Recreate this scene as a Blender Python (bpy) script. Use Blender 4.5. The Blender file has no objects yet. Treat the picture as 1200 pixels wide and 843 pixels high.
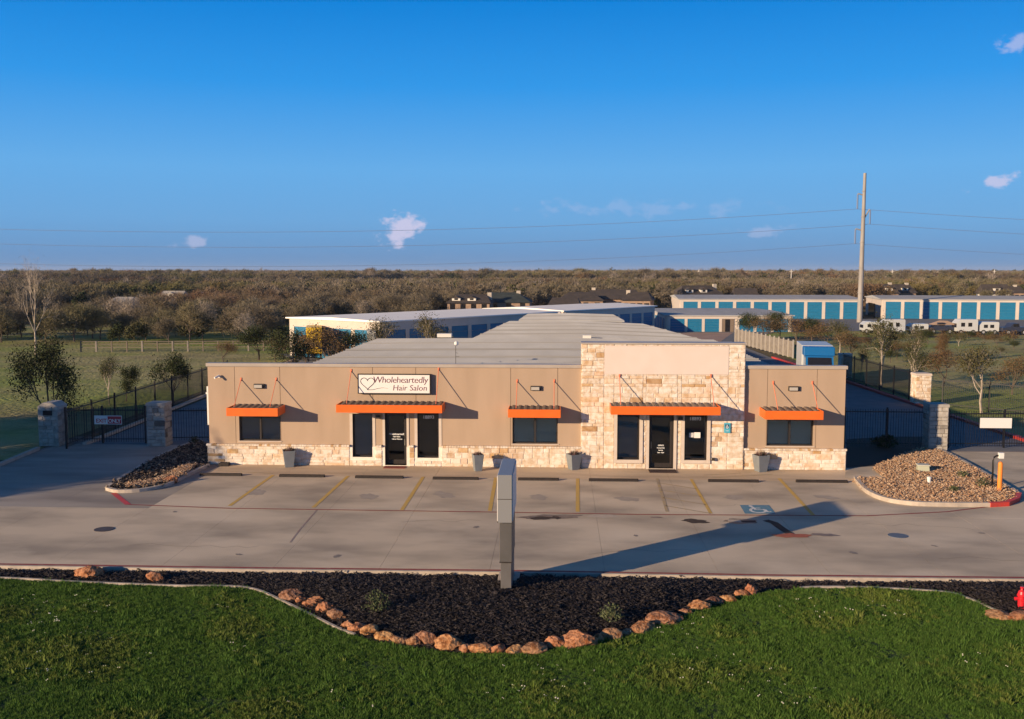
import bpy, math, random
import numpy as np
from mathutils import Vector, Matrix
R = math.radians
scene = bpy.context.scene
COL = scene.collection
random.seed(7)
rng = np.random.default_rng(11)

# ------------------------------------------------------------------ camera
CAMH = 8.3; FOC = 1150.0; YAW = R(2.74); HOR = 318.0; CX = 600.0; CY = 421.5
PITCH = math.atan((CY - HOR) / FOC)
CAM = Vector((0.0, -41.2, CAMH))
cam_d = bpy.data.cameras.new('camera'); cam = bpy.data.objects.new('camera', cam_d); COL.objects.link(cam)
cam_d.sensor_width = 36.0; cam_d.lens = 36.0 * FOC / 1200.0
cam_d.clip_start = 0.1; cam_d.clip_end = 30000
cam.location = CAM; cam.rotation_euler = (math.pi / 2 - PITCH, 0, YAW)
scene.camera = cam

# ------------------------------------------------------------------ sky, sun, exposure
SUN_EL = R(12.6); TRAVEL = R(50.8)                 # light travels towards +X and +Y, 50.8 degrees off +Y
sdir = Vector((math.sin(TRAVEL) * math.cos(SUN_EL), math.cos(TRAVEL) * math.cos(SUN_EL), -math.sin(SUN_EL)))
sl = bpy.data.lights.new('sun', 'SUN'); sun = bpy.data.objects.new('sun', sl); COL.objects.link(sun)
sl.energy = 5.0; sl.angle = R(0.53); sl.color = (1.0, 0.74, 0.47)
sun.rotation_euler = sdir.to_track_quat('-Z', 'Y').to_euler(); sun.location = (-40, -60, 40)
world = bpy.data.worlds.new('World'); scene.world = world; world.use_nodes = True
wn = world.node_tree; wn.nodes.clear(); wl = wn.links
def W(t, **k):
    n = wn.nodes.new(t)
    for a, b in k.items(): setattr(n, a, b)
    return n
sky = W('ShaderNodeTexSky', sky_type='NISHITA'); sky.sun_disc = False
sky.sun_elevation = SUN_EL; sky.sun_rotation = math.pi + TRAVEL
sky.altitude = 0; sky.air_density = 1.0; sky.dust_density = 0.3; sky.ozone_density = 3.0
hsv = W('ShaderNodeHueSaturation'); hsv.inputs['Saturation'].default_value = 1.25; hsv.inputs['Value'].default_value = 1.0
wl.new(sky.outputs[0], hsv.inputs['Color'])
tc = W('ShaderNodeTexCoord')
# the photograph's clear polarised blue: colour by height over the horizon, the same all the way round
sep = W('ShaderNodeSeparateXYZ'); wl.new(tc.outputs['Generated'], sep.inputs[0])
ramp = W('ShaderNodeValToRGB'); el = ramp.color_ramp.elements
SK = ((0.0, (.115, .27, .52)), (.015, (.12, .285, .56)), (.05, (.135, .37, .71)), (.10, (.125, .405, .80)), (.18, (.026, .305, .80)), (.26, (.0, .215, .69)), (.42, (.004, .12, .40)), (.62, (.02, .075, .21)), (1.0, (.035, .075, .16)))
while len(el) < len(SK): el.new(.5)
for e, (p_, c_) in zip(el, SK): e.position = p_; e.color = (*c_, 1)
wl.new(sep.outputs['Z'], ramp.inputs[0])
gain = W('ShaderNodeMix', data_type='RGBA', blend_type='MULTIPLY'); gain.inputs['Factor'].default_value = 1.0; gain.inputs['B'].default_value = (6.55, 6.55, 6.55, 1); wl.new(ramp.outputs[0], gain.inputs['A'])
blend = W('ShaderNodeMix', data_type='RGBA'); blend.inputs['Factor'].default_value = .96; wl.new(hsv.outputs[0], blend.inputs['A']); wl.new(gain.outputs['Result'], blend.inputs['B'])
last = blend.outputs['Result']
def ray(px, py):
    fw = Vector((-math.sin(YAW), math.cos(YAW), 0)); rt = Vector((math.cos(YAW), math.sin(YAW), 0)); up = Vector((0, 0, 1))
    v = CY - py; u = px - CX
    return (fw * (FOC * math.cos(PITCH) + v * math.sin(PITCH)) + rt * u + up * (v * math.cos(PITCH) - FOC * math.sin(PITCH)))
def cloud(last, px, py, rx, ry, amt, tilt=0.0, seed=0.0):     # a small fair-weather cloud at its own place in the sky
    d = ray(px, py).normalized()
    rt = Vector((0, 0, 1)).cross(d).normalized() * -1; up = rt.cross(d)
    r2 = rt * math.cos(tilt) + up * math.sin(tilt); u2 = up * math.cos(tilt) - rt * math.sin(tilt)
    nz = W('ShaderNodeTexNoise'); nz.inputs['Scale'].default_value = 46.0; nz.inputs['Detail'].default_value = 7.0; nz.inputs['Roughness'].default_value = 0.6
    mp = W('ShaderNodeMapping'); mp.inputs['Location'].default_value = (seed, seed * 2, 0); mp.inputs['Scale'].default_value = (1, 1, 1.6)
    wl.new(tc.outputs['Generated'], mp.inputs[0]); wl.new(mp.outputs[0], nz.inputs['Vector'])
    terms = []
    for ax, r in ((r2, rx), (u2, ry)):
        dt = W('ShaderNodeVectorMath', operation='DOT_PRODUCT'); dt.inputs[1].default_value = ax
        wl.new(tc.outputs['Generated'], dt.inputs[0])
        m = W('ShaderNodeMath', operation='MULTIPLY'); m.inputs[1].default_value = FOC / r; wl.new(dt.outputs['Value'], m.inputs[0])
        p = W('ShaderNodeMath', operation='POWER'); p.inputs[1].default_value = 2.0; a_ = W('ShaderNodeMath', operation='ABSOLUTE')
        wl.new(m.outputs[0], a_.inputs[0]); wl.new(a_.outputs[0], p.inputs[0]); terms.append(p)
    front = W('ShaderNodeVectorMath', operation='DOT_PRODUCT'); front.inputs[1].default_value = d; wl.new(tc.outputs['Generated'], front.inputs[0])
    gt = W('ShaderNodeMath', operation='GREATER_THAN'); gt.inputs[1].default_value = 0.0; wl.new(front.outputs['Value'], gt.inputs[0])
    s = W('ShaderNodeMath', operation='ADD'); wl.new(terms[0].outputs[0], s.inputs[0]); wl.new(terms[1].outputs[0], s.inputs[1])
    q = W('ShaderNodeMath', operation='SQRT'); wl.new(s.outputs[0], q.inputs[0])
    nn = W('ShaderNodeMath', operation='MULTIPLY_ADD'); nn.inputs[1].default_value = 4.6; nn.inputs[2].default_value = -2.3; wl.new(nz.outputs['Fac'], nn.inputs[0])
    ad = W('ShaderNodeMath', operation='ADD'); wl.new(q.outputs[0], ad.inputs[0]); wl.new(nn.outputs[0], ad.inputs[1])
    mr = W('ShaderNodeMapRange'); mr.interpolation_type = 'SMOOTHSTEP'
    mr.inputs['From Min'].default_value = 1.0; mr.inputs['From Max'].default_value = 0.1; mr.inputs['To Max'].default_value = amt
    wl.new(ad.outputs[0], mr.inputs['Value'])
    mm = W('ShaderNodeMath', operation='MULTIPLY'); wl.new(mr.outputs[0], mm.inputs[0]); wl.new(gt.outputs[0], mm.inputs[1])
    mx = W('ShaderNodeMix', data_type='RGBA'); wl.new(mm.outputs[0], mx.inputs['Factor']); wl.new(last, mx.inputs['A']); mx.inputs['B'].default_value = (3.9, 3.85, 5.2, 1)
    return mx.outputs['Result']
for c in ((466, 271, 26, 17, .9, .5, 1), (490, 263, 18, 7, .7, .1, 2), (231, 284, 20, 8, .45, .1, 3), (1160, 215, 20, 9, .75, .1, 4),
          (1192, 50, 18, 9, .5, .5, 5), (895, 271, 42, 7, .28, .0, 6), (760, 243, 130, 10, .16, .0, 7)):
    last = cloud(last, *c)
bg = W('ShaderNodeBackground'); bg.inputs['Strength'].default_value = 0.11
wo = W('ShaderNodeOutputWorld'); wl.new(last, bg.inputs['Color']); wl.new(bg.outputs[0], wo.inputs['Surface'])
scene.view_settings.view_transform = 'Standard'; scene.view_settings.look = 'None'
scene.view_settings.exposure = 0.5; scene.view_settings.gamma = 1.0
scene.render.engine = 'CYCLES'
scene.cycles.max_bounces = 6; scene.cycles.transparent_max_bounces = 12

# ------------------------------------------------------------------ placing helpers (metres out of a look at the photograph)
FW = Vector((-math.sin(YAW), math.cos(YAW), 0)); RT = Vector((math.cos(YAW), math.sin(YAW), 0))
def G(px, py, z=0.0):                                          # ground point
    d = ray(px, py); t = (z - CAM.z) / d.z; p = CAM + d * t; return Vector((p.x, p.y, z))
def F(px, py, y=0.0):                                          # point on a plane parallel to the facade
    d = ray(px, py); t = (y - CAM.y) / d.y; p = CAM + d * t; return p.x, p.z
def XD(X, D, z=0.0):                                           # X metres right of, D metres before the viewpoint
    p = CAM + RT * X + FW * D; return Vector((p.x, p.y, z))
def PD(px, D, z=0.0): return XD((px - CX) / FOC * D, D, z)

# ------------------------------------------------------------------ materials
MATS = {}
def mat(name, c1, c2=None, scale=4.0, rough=0.8, bump=0.0, bscale=None, metal=0.0, per=None, lo=.35, hi=.65, spec=0.4, c3=None, s3=.4, lo3=.5, hi3=.7, stretch=None, detail=5.0, bdist=.02):
    if name in MATS: return MATS[name]
    m = bpy.data.materials.new(name); m.use_nodes = True; nt = m.node_tree; b = nt.nodes['Principled BSDF']
    b.inputs['Roughness'].default_value = rough; b.inputs['Metallic'].default_value = metal; b.inputs['Specular IOR Level'].default_value = spec
    N = nt.nodes.new; L = nt.links.new
    t = N('ShaderNodeTexCoord'); g = N('ShaderNodeNewGeometry'); src = g.outputs['Position']
    if stretch:
        mp = N('ShaderNodeMapping'); mp.inputs['Scale'].default_value = stretch; L(src, mp.inputs[0]); src = mp.outputs[0]
    if per:                                                     # ramp of colours picked per object or per loose piece
        cr = N('ShaderNodeValToRGB'); cr.color_ramp.interpolation = 'LINEAR'
        while len(cr.color_ramp.elements) > 1: cr.color_ramp.elements.remove(cr.color_ramp.elements[0])
        for i, (pos, c) in enumerate(c1):
            e = cr.color_ramp.elements[0] if i == 0 else cr.color_ramp.elements.new(pos)
            e.position = pos; e.color = (*c, 1)
        if per == 'object':
            oi = N('ShaderNodeObjectInfo'); L(oi.outputs['Random'], cr.inputs[0])
        else: L(g.outputs['Random Per Island'], cr.inputs[0])
        base = cr.outputs[0]
    else:
        rg = N('ShaderNodeRGB'); rg.outputs[0].default_value = (*c1, 1); base = rg.outputs[0]
    if c2 is not None:
        nz = N('ShaderNodeTexNoise'); nz.inputs['Scale'].default_value = scale; nz.inputs['Detail'].default_value = detail; L(src, nz.inputs['Vector'])
        mr = N('ShaderNodeMapRange'); mr.inputs['From Min'].default_value = lo; mr.inputs['From Max'].default_value = hi; L(nz.outputs['Fac'], mr.inputs['Value'])
        mx = N('ShaderNodeMix'); mx.data_type = 'RGBA'; L(mr.outputs[0], mx.inputs['Factor']); L(base, mx.inputs['A'])
        if per: mx.blend_type = 'MULTIPLY'
        mx.inputs['B'].default_value = (*c2, 1); base = mx.outputs['Result']
    if c3 is not None:
        nz = N('ShaderNodeTexNoise'); nz.inputs['Scale'].default_value = s3; nz.inputs['Detail'].default_value = 6; L(src, nz.inputs['Vector'])
        mr = N('ShaderNodeMapRange'); mr.inputs['From Min'].default_value = lo3; mr.inputs['From Max'].default_value = hi3; L(nz.outputs['Fac'], mr.inputs['Value'])
        mx = N('ShaderNodeMix'); mx.data_type = 'RGBA'; L(mr.outputs[0], mx.inputs['Factor']); L(base, mx.inputs['A'])
        mx.inputs['B'].default_value = (*c3, 1); base = mx.outputs['Result']
    L(base, b.inputs['Base Color'])
    if bump:
        nz = N('ShaderNodeTexNoise'); nz.inputs['Scale'].default_value = bscale or scale * 6; nz.inputs['Detail'].default_value = 6; L(g.outputs['Position'], nz.inputs['Vector'])
        bp = N('ShaderNodeBump'); bp.inputs['Strength'].default_value = bump; bp.inputs['Distance'].default_value = bdist
        L(nz.outputs['Fac'], bp.inputs['Height']); L(bp.outputs[0], b.inputs['Normal'])
    MATS[name] = m; return m
concrete = mat('concrete', (.60, .50, .375), (.36, .305, .24), .42, .95, .3, 30, spec=.12, stretch=(.7, 1.2, 1), lo=.4, hi=.68, c3=(.68, .575, .44), s3=.3)
concrete_apron = mat('concrete_apron', (.60, .475, .34), (.46, .36, .26), .9, .85, .25, 30, c3=(.66, .53, .39), s3=.3, stretch=(.4, 1.6, 1), spec=.12)
joint_dark = mat('joint_filler', (.26, .21, .19), rough=.9)
asphalt = mat('asphalt', (.16, .165, .18), (.20, .20, .21), 1.2, .95, .3, 40, spec=.15)
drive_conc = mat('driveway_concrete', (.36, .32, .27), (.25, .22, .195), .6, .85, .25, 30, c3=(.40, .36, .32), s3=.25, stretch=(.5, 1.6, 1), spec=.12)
kerb_m = mat('kerb_concrete', (.50, .43, .36), (.38, .33, .28), 3, .85, .2, 40)
red_paint = mat('red_kerb_paint', (.62, .05, .035), (.45, .06, .045), 5, .6, .1, 60)
red_worn = mat('worn_red_paint', (.27, .05, .045), (.30, .14, .11), 6, .8, lo=.45, hi=.8)
yellow_paint = mat('worn_yellow_paint', (.62, .40, .09), (.48, .34, .17), 7, .8, lo=.45, hi=.75)
yellow_faint = mat('faded_yellow_paint', (.46, .34, .16), (.37, .30, .225), 5, .85, lo=.35, hi=.6)
blue_paint = mat('blue_pavement_paint', (.06, .22, .34), (.14, .25, .32), 6, .8)
white_paint = mat('white_pavement_paint', (.7, .72, .72), (.5, .52, .52), 7, .8)
stucco = mat('tan_stucco', (.435, .325, .238), (.39, .29, .21), .9, .95, .35, 60, bdist=.006, spec=.15, stretch=(1.6, 1, .35), lo=.38, hi=.7)
stucco_light = mat('pale_stucco', (.70, .60, .545), (.67, .57, .51), 1.5, .95, .3, 60, bdist=.006, spec=.15)
STONES = ((0, (.70, .62, .53)), (.22, (.76, .69, .61)), (.42, (.66, .58, .49)), (.56, (.80, .74, .67)), (.74, (.73, .64, .55)), (.86, (.72, .57, .43)), (.915, (.58, .40, .22)), (.94, (.46, .30, .17)), (.96, (.76, .68, .60)), (1, (.70, .52, .38)))
stone_o = mat('limestone', STONES, (.80, .70, .58), 5, .9, .6, 18, per='object', bdist=.02, lo=.42, hi=.62)
stone_i = mat('limestone_small', STONES, (.80, .70, .58), 5, .9, .6, 18, per='island', bdist=.02, lo=.42, hi=.62)
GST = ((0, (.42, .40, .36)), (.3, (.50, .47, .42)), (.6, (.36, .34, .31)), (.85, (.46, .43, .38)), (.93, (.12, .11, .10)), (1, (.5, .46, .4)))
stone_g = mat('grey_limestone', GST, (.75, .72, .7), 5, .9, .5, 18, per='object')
mortar = mat('mortar', (.84, .77, .68), (.76, .69, .60), 8, .95, .3, 60)
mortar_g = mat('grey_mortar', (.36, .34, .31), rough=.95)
trim = mat('cream_trim', (.60, .52, .45), (.55, .47, .40), 4, .9, .1, 40)
coping = mat('metal_coping', (.42, .37, .32), rough=.45, metal=.0, c2=(.38, .33, .29), scale=2)
orange = mat('orange_metal', (.80, .155, .022), (.74, .14, .02), 3, .38)
rod_m = mat('orange_rod_paint', (.72, .22, .12), rough=.45)
bronze = mat('bronze_metal', (.035, .028, .024), rough=.4, spec=.5)
deckm = mat('ribbed_deck_metal', (.20, .15, .12), (.14, .10, .08), 6, .5)
black = mat('black_metal', (.012, .012, .014), rough=.5)
rubber = mat('black_rubber', (.018, .014, .013), (.03, .022, .02), 8, .8)
white = mat('white_metal', (.72, .72, .70), rough=.5)
signwhite = mat('sign_white_face', (.80, .77, .74), rough=.4)
purple = mat('purple_lettering', (.17, .035, .055), rough=.5)
logo_dark = mat('dark_logo_line', (.05, .04, .06), rough=.5)
letter_w = mat('white_lettering', (.9, .9, .88), rough=.5)
potm = mat('grey_planter', (.19, .21, .235), (.16, .18, .20), 3, .6)
soil = mat('soil', (.05, .035, .025), rough=.95)
roofm = mat('grey_metal_roof', (.43, .43, .43), (.385, .385, .385), .5, .8, spec=.03, stretch=(1.5, .3, 1), c3=(.37, .365, .36), s3=.15)
wroof = mat('white_metal_roof', (.96, .93, .88), (.92, .89, .84), .5, .9, spec=.0)
cream = mat('cream_metal_wall', (.60, .53, .47), (.55, .48, .42), .8, .6)
bluedoor = mat('blue_roll_door', (.012, .165, .32), (.012, .15, .29), 2, .5)
greydoor = mat('brown_door', (.20, .15, .11), rough=.6)
red_mat = mat('red_door_mat', (.22, .05, .04), rough=.95, bump=.3)
dark_mat = mat('dark_door_mat', (.05, .03, .028), rough=.95, bump=.3)
interior = mat('interior_paint', (.22, .20, .18), rough=.9)
blind = mat('grey_blind', (.85, .80, .64), rough=.7)
blindd = mat('dark_blind', (.30, .31, .33), rough=.7)
bluesign = mat('blue_sign', (.08, .40, .55), rough=.4)
boulder_m = mat('orange_sandstone', ((0, (.42, .19, .10)), (.3, (.50, .24, .12)), (.5, (.28, .15, .10)), (.75, (.52, .30, .13)), (1, (.36, .13, .08))), (.46, .33, .22), 9, .95, 1.0, 16, per='object', bdist=.05, lo=.45, hi=.62)
lidm = mat('iron_cover', (.06, .05, .055), (.09, .075, .07), 12, .7, .3, 60)
stain_m = mat('damp_stain', (.14, .11, .085), (.26, .22, .19), 4, .5, lo=.3, hi=.7)
stain_d = mat('dark_wet_stain', (.035, .026, .022), (.07, .05, .04), 6, .85)
orange_stain = mat('orange_clay_stain', (.42, .115, .05), (.30, .08, .045), 4, .5)
patch_m = mat('pale_patch', (.52, .44, .35), (.42, .36, .29), 5, .9)
dirt_m = mat('mulch_soil', (.014, .011, .010), (.008, .007, .007), 3, .95, .5, 30)
mulch_m = mat('mulch_chips', ((0, (.008, .007, .007)), (.45, (.013, .010, .011)), (.75, (.027, .020, .020)), (.93, (.06, .048, .045)), (.975, (.14, .12, .115)), (1, (.5, .48, .46))), rough=.75, per='island')
gravel_m = mat('river_gravel', ((0, (.42, .30, .19)), (.25, (.55, .41, .28)), (.45, (.26, .15, .09)), (.65, (.46, .27, .15)), (.85, (.60, .49, .37)), (1, (.16, .10, .07))), rough=.85, per='island')
lawn_soil = mat('lawn_soil', (.018, .045, .008), (.03, .055, .012), 1.5, .95)
grey_post = mat('grey_sign_metal', (.105, .10, .10), (.09, .087, .085), 3, .5)
sign_side = mat('sign_cabinet_metal', (.235, .24, .25), rough=.4)
polem = mat('weathered_steel', (.33, .31, .29), (.26, .245, .23), 2, .6, stretch=(1, 1, .2))
wire_m = mat('power_line_metal', (.16, .22, .36), rough=.6)
hyd = mat('hydrant_red', (.60, .02, .03), rough=.35)
bolm = mat('orange_bollard', (.85, .26, .04), rough=.5)
truckw = mat('truck_white', (.50, .52, .53), rough=.35)
truckb = mat('truck_blue', (.01, .13, .36), rough=.35)
truckgrey = mat('truck_grey', (.3, .31, .33), rough=.5)
glassd = mat('dark_vehicle_glass', (.015, .015, .02), rough=.08, spec=.6)
tyre = mat('tyre_rubber', (.015, .015, .015), rough=.85)
yellow_v = mat('yellow_vehicle', (.82, .52, .03), rough=.4)
tan_v = mat('tan_cover', (.42, .29, .20), rough=.8)
dark_v = mat('dark_vehicle', (.03, .035, .06), rough=.4)
shingle = mat('roof_shingles', (.075, .06, .052), (.05, .042, .038), 1.2, .9)
shingle_g = mat('dark_green_shingles', (.045, .058, .055), (.03, .04, .04), 1.2, .9)
brickw = mat('house_brick', (.36, .26, .19), (.28, .19, .14), 2, .9)
houset = mat('house_trim', (.72, .69, .63), rough=.7)
blueroof = mat('blue_roof', (.02, .05, .13), rough=.6)
woodf = mat('grey_fence_boards', (.27, .24, .21), (.20, .175, .15), 3, .9)
utilm = mat('utility_box_green', (.42, .44, .34), rough=.7)

def ground_mat(name, green, dry, dirt, s1, s2):
    m = bpy.data.materials.new(name); m.use_nodes = True; nt = m.node_tree; b = nt.nodes['Principled BSDF']; N = nt.nodes.new; L = nt.links.new
    b.inputs['Roughness'].default_value = .95; b.inputs['Specular IOR Level'].default_value = .1
    g = N('ShaderNodeNewGeometry')
    def nz(s, lo, hi, d=6):
        mp = N('ShaderNodeMapping'); mp.inputs['Scale'].default_value = (.6, 1, 1); L(g.outputs['Position'], mp.inputs[0])
        n = N('ShaderNodeTexNoise'); n.inputs['Scale'].default_value = s; n.inputs['Detail'].default_value = d; n.inputs['Roughness'].default_value = .6; L(mp.outputs[0], n.inputs['Vector'])
        r = N('ShaderNodeMapRange'); r.inputs['From Min'].default_value = lo; r.inputs['From Max'].default_value = hi; L(n.outputs['Fac'], r.inputs['Value']); return r.outputs[0]
    def mix(f, a, c):
        x = N('ShaderNodeMix'); x.data_type = 'RGBA'; L(f, x.inputs['Factor'])
        if isinstance(a, tuple): x.inputs['A'].default_value = (*a, 1)
        else: L(a, x.inputs['A'])
        x.inputs['B'].default_value = (*c, 1); return x.outputs['Result']
    c = mix(nz(s1, .42, .6), green, dry); c = mix(nz(s2, .5, .68), c, dirt); c = mix(nz(s1 * 12, .5, .8), c, tuple(v * .55 for v in green))
    L(c, b.inputs['Base Color'])
    n = N('ShaderNodeTexNoise'); n.inputs['Scale'].default_value = 3; n.inputs['Detail'].default_value = 8; L(g.outputs['Position'], n.inputs['Vector'])
    bp = N('ShaderNodeBump'); bp.inputs['Strength'].default_value = .6; bp.inputs['Distance'].default_value = .25; L(n.outputs['Fac'], bp.inputs['Height']); L(bp.outputs[0], b.inputs['Normal'])
    return m
field_far = ground_mat('far_field', (.11, .10, .055), (.15, .115, .075), (.12, .095, .065), .01, .02)
field_near = ground_mat('rough_grass_field', (.25, .29, .075), (.38, .33, .16), (.23, .20, .10), .07, .12)

def foliage(name, cols, rough=.8, tint=False):
    m = bpy.data.materials.new(name); m.use_nodes = True; nt = m.node_tree; b = nt.nodes['Principled BSDF']; N = nt.nodes.new; L = nt.links.new
    b.inputs['Roughness'].default_value = rough; b.inputs['Specular IOR Level'].default_value = .15
    g = N('ShaderNodeNewGeometry'); oi = N('ShaderNodeObjectInfo')
    cr = N('ShaderNodeValToRGB')
    while len(cr.color_ramp.elements) > 1: cr.color_ramp.elements.remove(cr.color_ramp.elements[0])
    for i, c in enumerate(cols):
        e = cr.color_ramp.elements[0] if i == 0 else cr.color_ramp.elements.new(i / (len(cols) - 1)); e.position = i / (len(cols) - 1); e.color = (*c, 1)
    a = N('ShaderNodeMath'); a.operation = 'MULTIPLY_ADD'; a.inputs[1].default_value = .55; L(g.outputs['Random Per Island'], a.inputs[0])
    b2 = N('ShaderNodeMath'); b2.operation = 'MULTIPLY'; b2.inputs[1].default_value = .45; L(oi.outputs['Random'], b2.inputs[0]); L(b2.outputs[0], a.inputs[2])
    L(a.outputs[0], cr.inputs[0]); out = cr.outputs[0]
    if tint:                                                      # stands of different species: broad patches of olive and reddish brown
        for sc_, lo_, hi_, c_ in ((.013, .5, .62, (.9, 1.0, .62)), (.02, .54, .66, (1.15, .82, .68)), (.006, .52, .64, (.62, .6, .62))):
            nz = N('ShaderNodeTexNoise'); nz.inputs['Scale'].default_value = sc_; nz.inputs['Detail'].default_value = 3; L(g.outputs['Position'], nz.inputs['Vector'])
            mr = N('ShaderNodeMapRange'); mr.inputs['From Min'].default_value = lo_; mr.inputs['From Max'].default_value = hi_; L(nz.outputs['Fac'], mr.inputs['Value'])
            mx = N('ShaderNodeMix'); mx.data_type = 'RGBA'; mx.blend_type = 'MULTIPLY'; L(mr.outputs[0], mx.inputs['Factor']); L(out, mx.inputs['A']); mx.inputs['B'].default_value = (*c_, 1); out = mx.outputs['Result']
    L(out, b.inputs['Base Color'])
    return m
twig_m = foliage('bare_twigs', ((.115, .10, .062), (.155, .132, .09), (.195, .165, .122), (.17, .132, .09), (.145, .138, .072)), tint=True)
twig_pale = foliage('pale_twigs', ((.20, .165, .13), (.30, .25, .20), (.36, .31, .26)))
leaf_dark = foliage('dark_evergreen_leaves', ((.022, .035, .012), (.038, .05, .018), (.06, .068, .028)))
leaf_olive = foliage('olive_leaves', ((.05, .058, .022), (.075, .075, .032), (.11, .092, .045)))
leaf_rust = foliage('rusty_leaves', ((.10, .062, .03), (.14, .085, .042), (.11, .09, .045)))
bark = mat('bark', (.13, .10, .075), (.08, .062, .05), 6, .95)
bark_pale = mat('pale_bark', (.40, .34, .28), (.26, .22, .18), 5, .9)
grass_m = foliage('grass_blades', ((.04, .10, .015), (.06, .135, .02), (.092, .175, .03), (.13, .195, .045)))
weed_m = foliage('weed_leaves', ((.075, .13, .018), (.12, .17, .03), (.17, .20, .055)))
flower_m = mat('tiny_white_flowers', (.70, .68, .55), rough=.8)
plant_m = foliage('planter_plants', ((.10, .03, .05), (.22, .10, .12), (.06, .07, .035), (.30, .17, .18)))
shrub_m = foliage('grey_green_shrub', ((.05, .065, .03), (.09, .11, .05), (.13, .14, .08)))

glass = bpy.data.materials.new('tinted_glass'); glass.use_nodes = True
_n = glass.node_tree; _n.nodes.clear()
_o = _n.nodes.new('ShaderNodeOutputMaterial'); _t = _n.nodes.new('ShaderNodeBsdfTransparent'); _g = _n.nodes.new('ShaderNodeBsdfGlossy'); _f = _n.nodes.new('ShaderNodeFresnel'); _m = _n.nodes.new('ShaderNodeMixShader')
_t.inputs[0].default_value = (.84, .88, .88, 1); _g.inputs['Roughness'].default_value = .03; _g.inputs[0].default_value = (.9, .9, .9, 1); _f.inputs[0].default_value = 1.5
_n.links.new(_f.outputs[0], _m.inputs[0]); _n.links.new(_t.outputs[0], _m.inputs[1]); _n.links.new(_g.outputs[0], _m.inputs[2]); _n.links.new(_m.outputs[0], _o.inputs[0])

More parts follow.
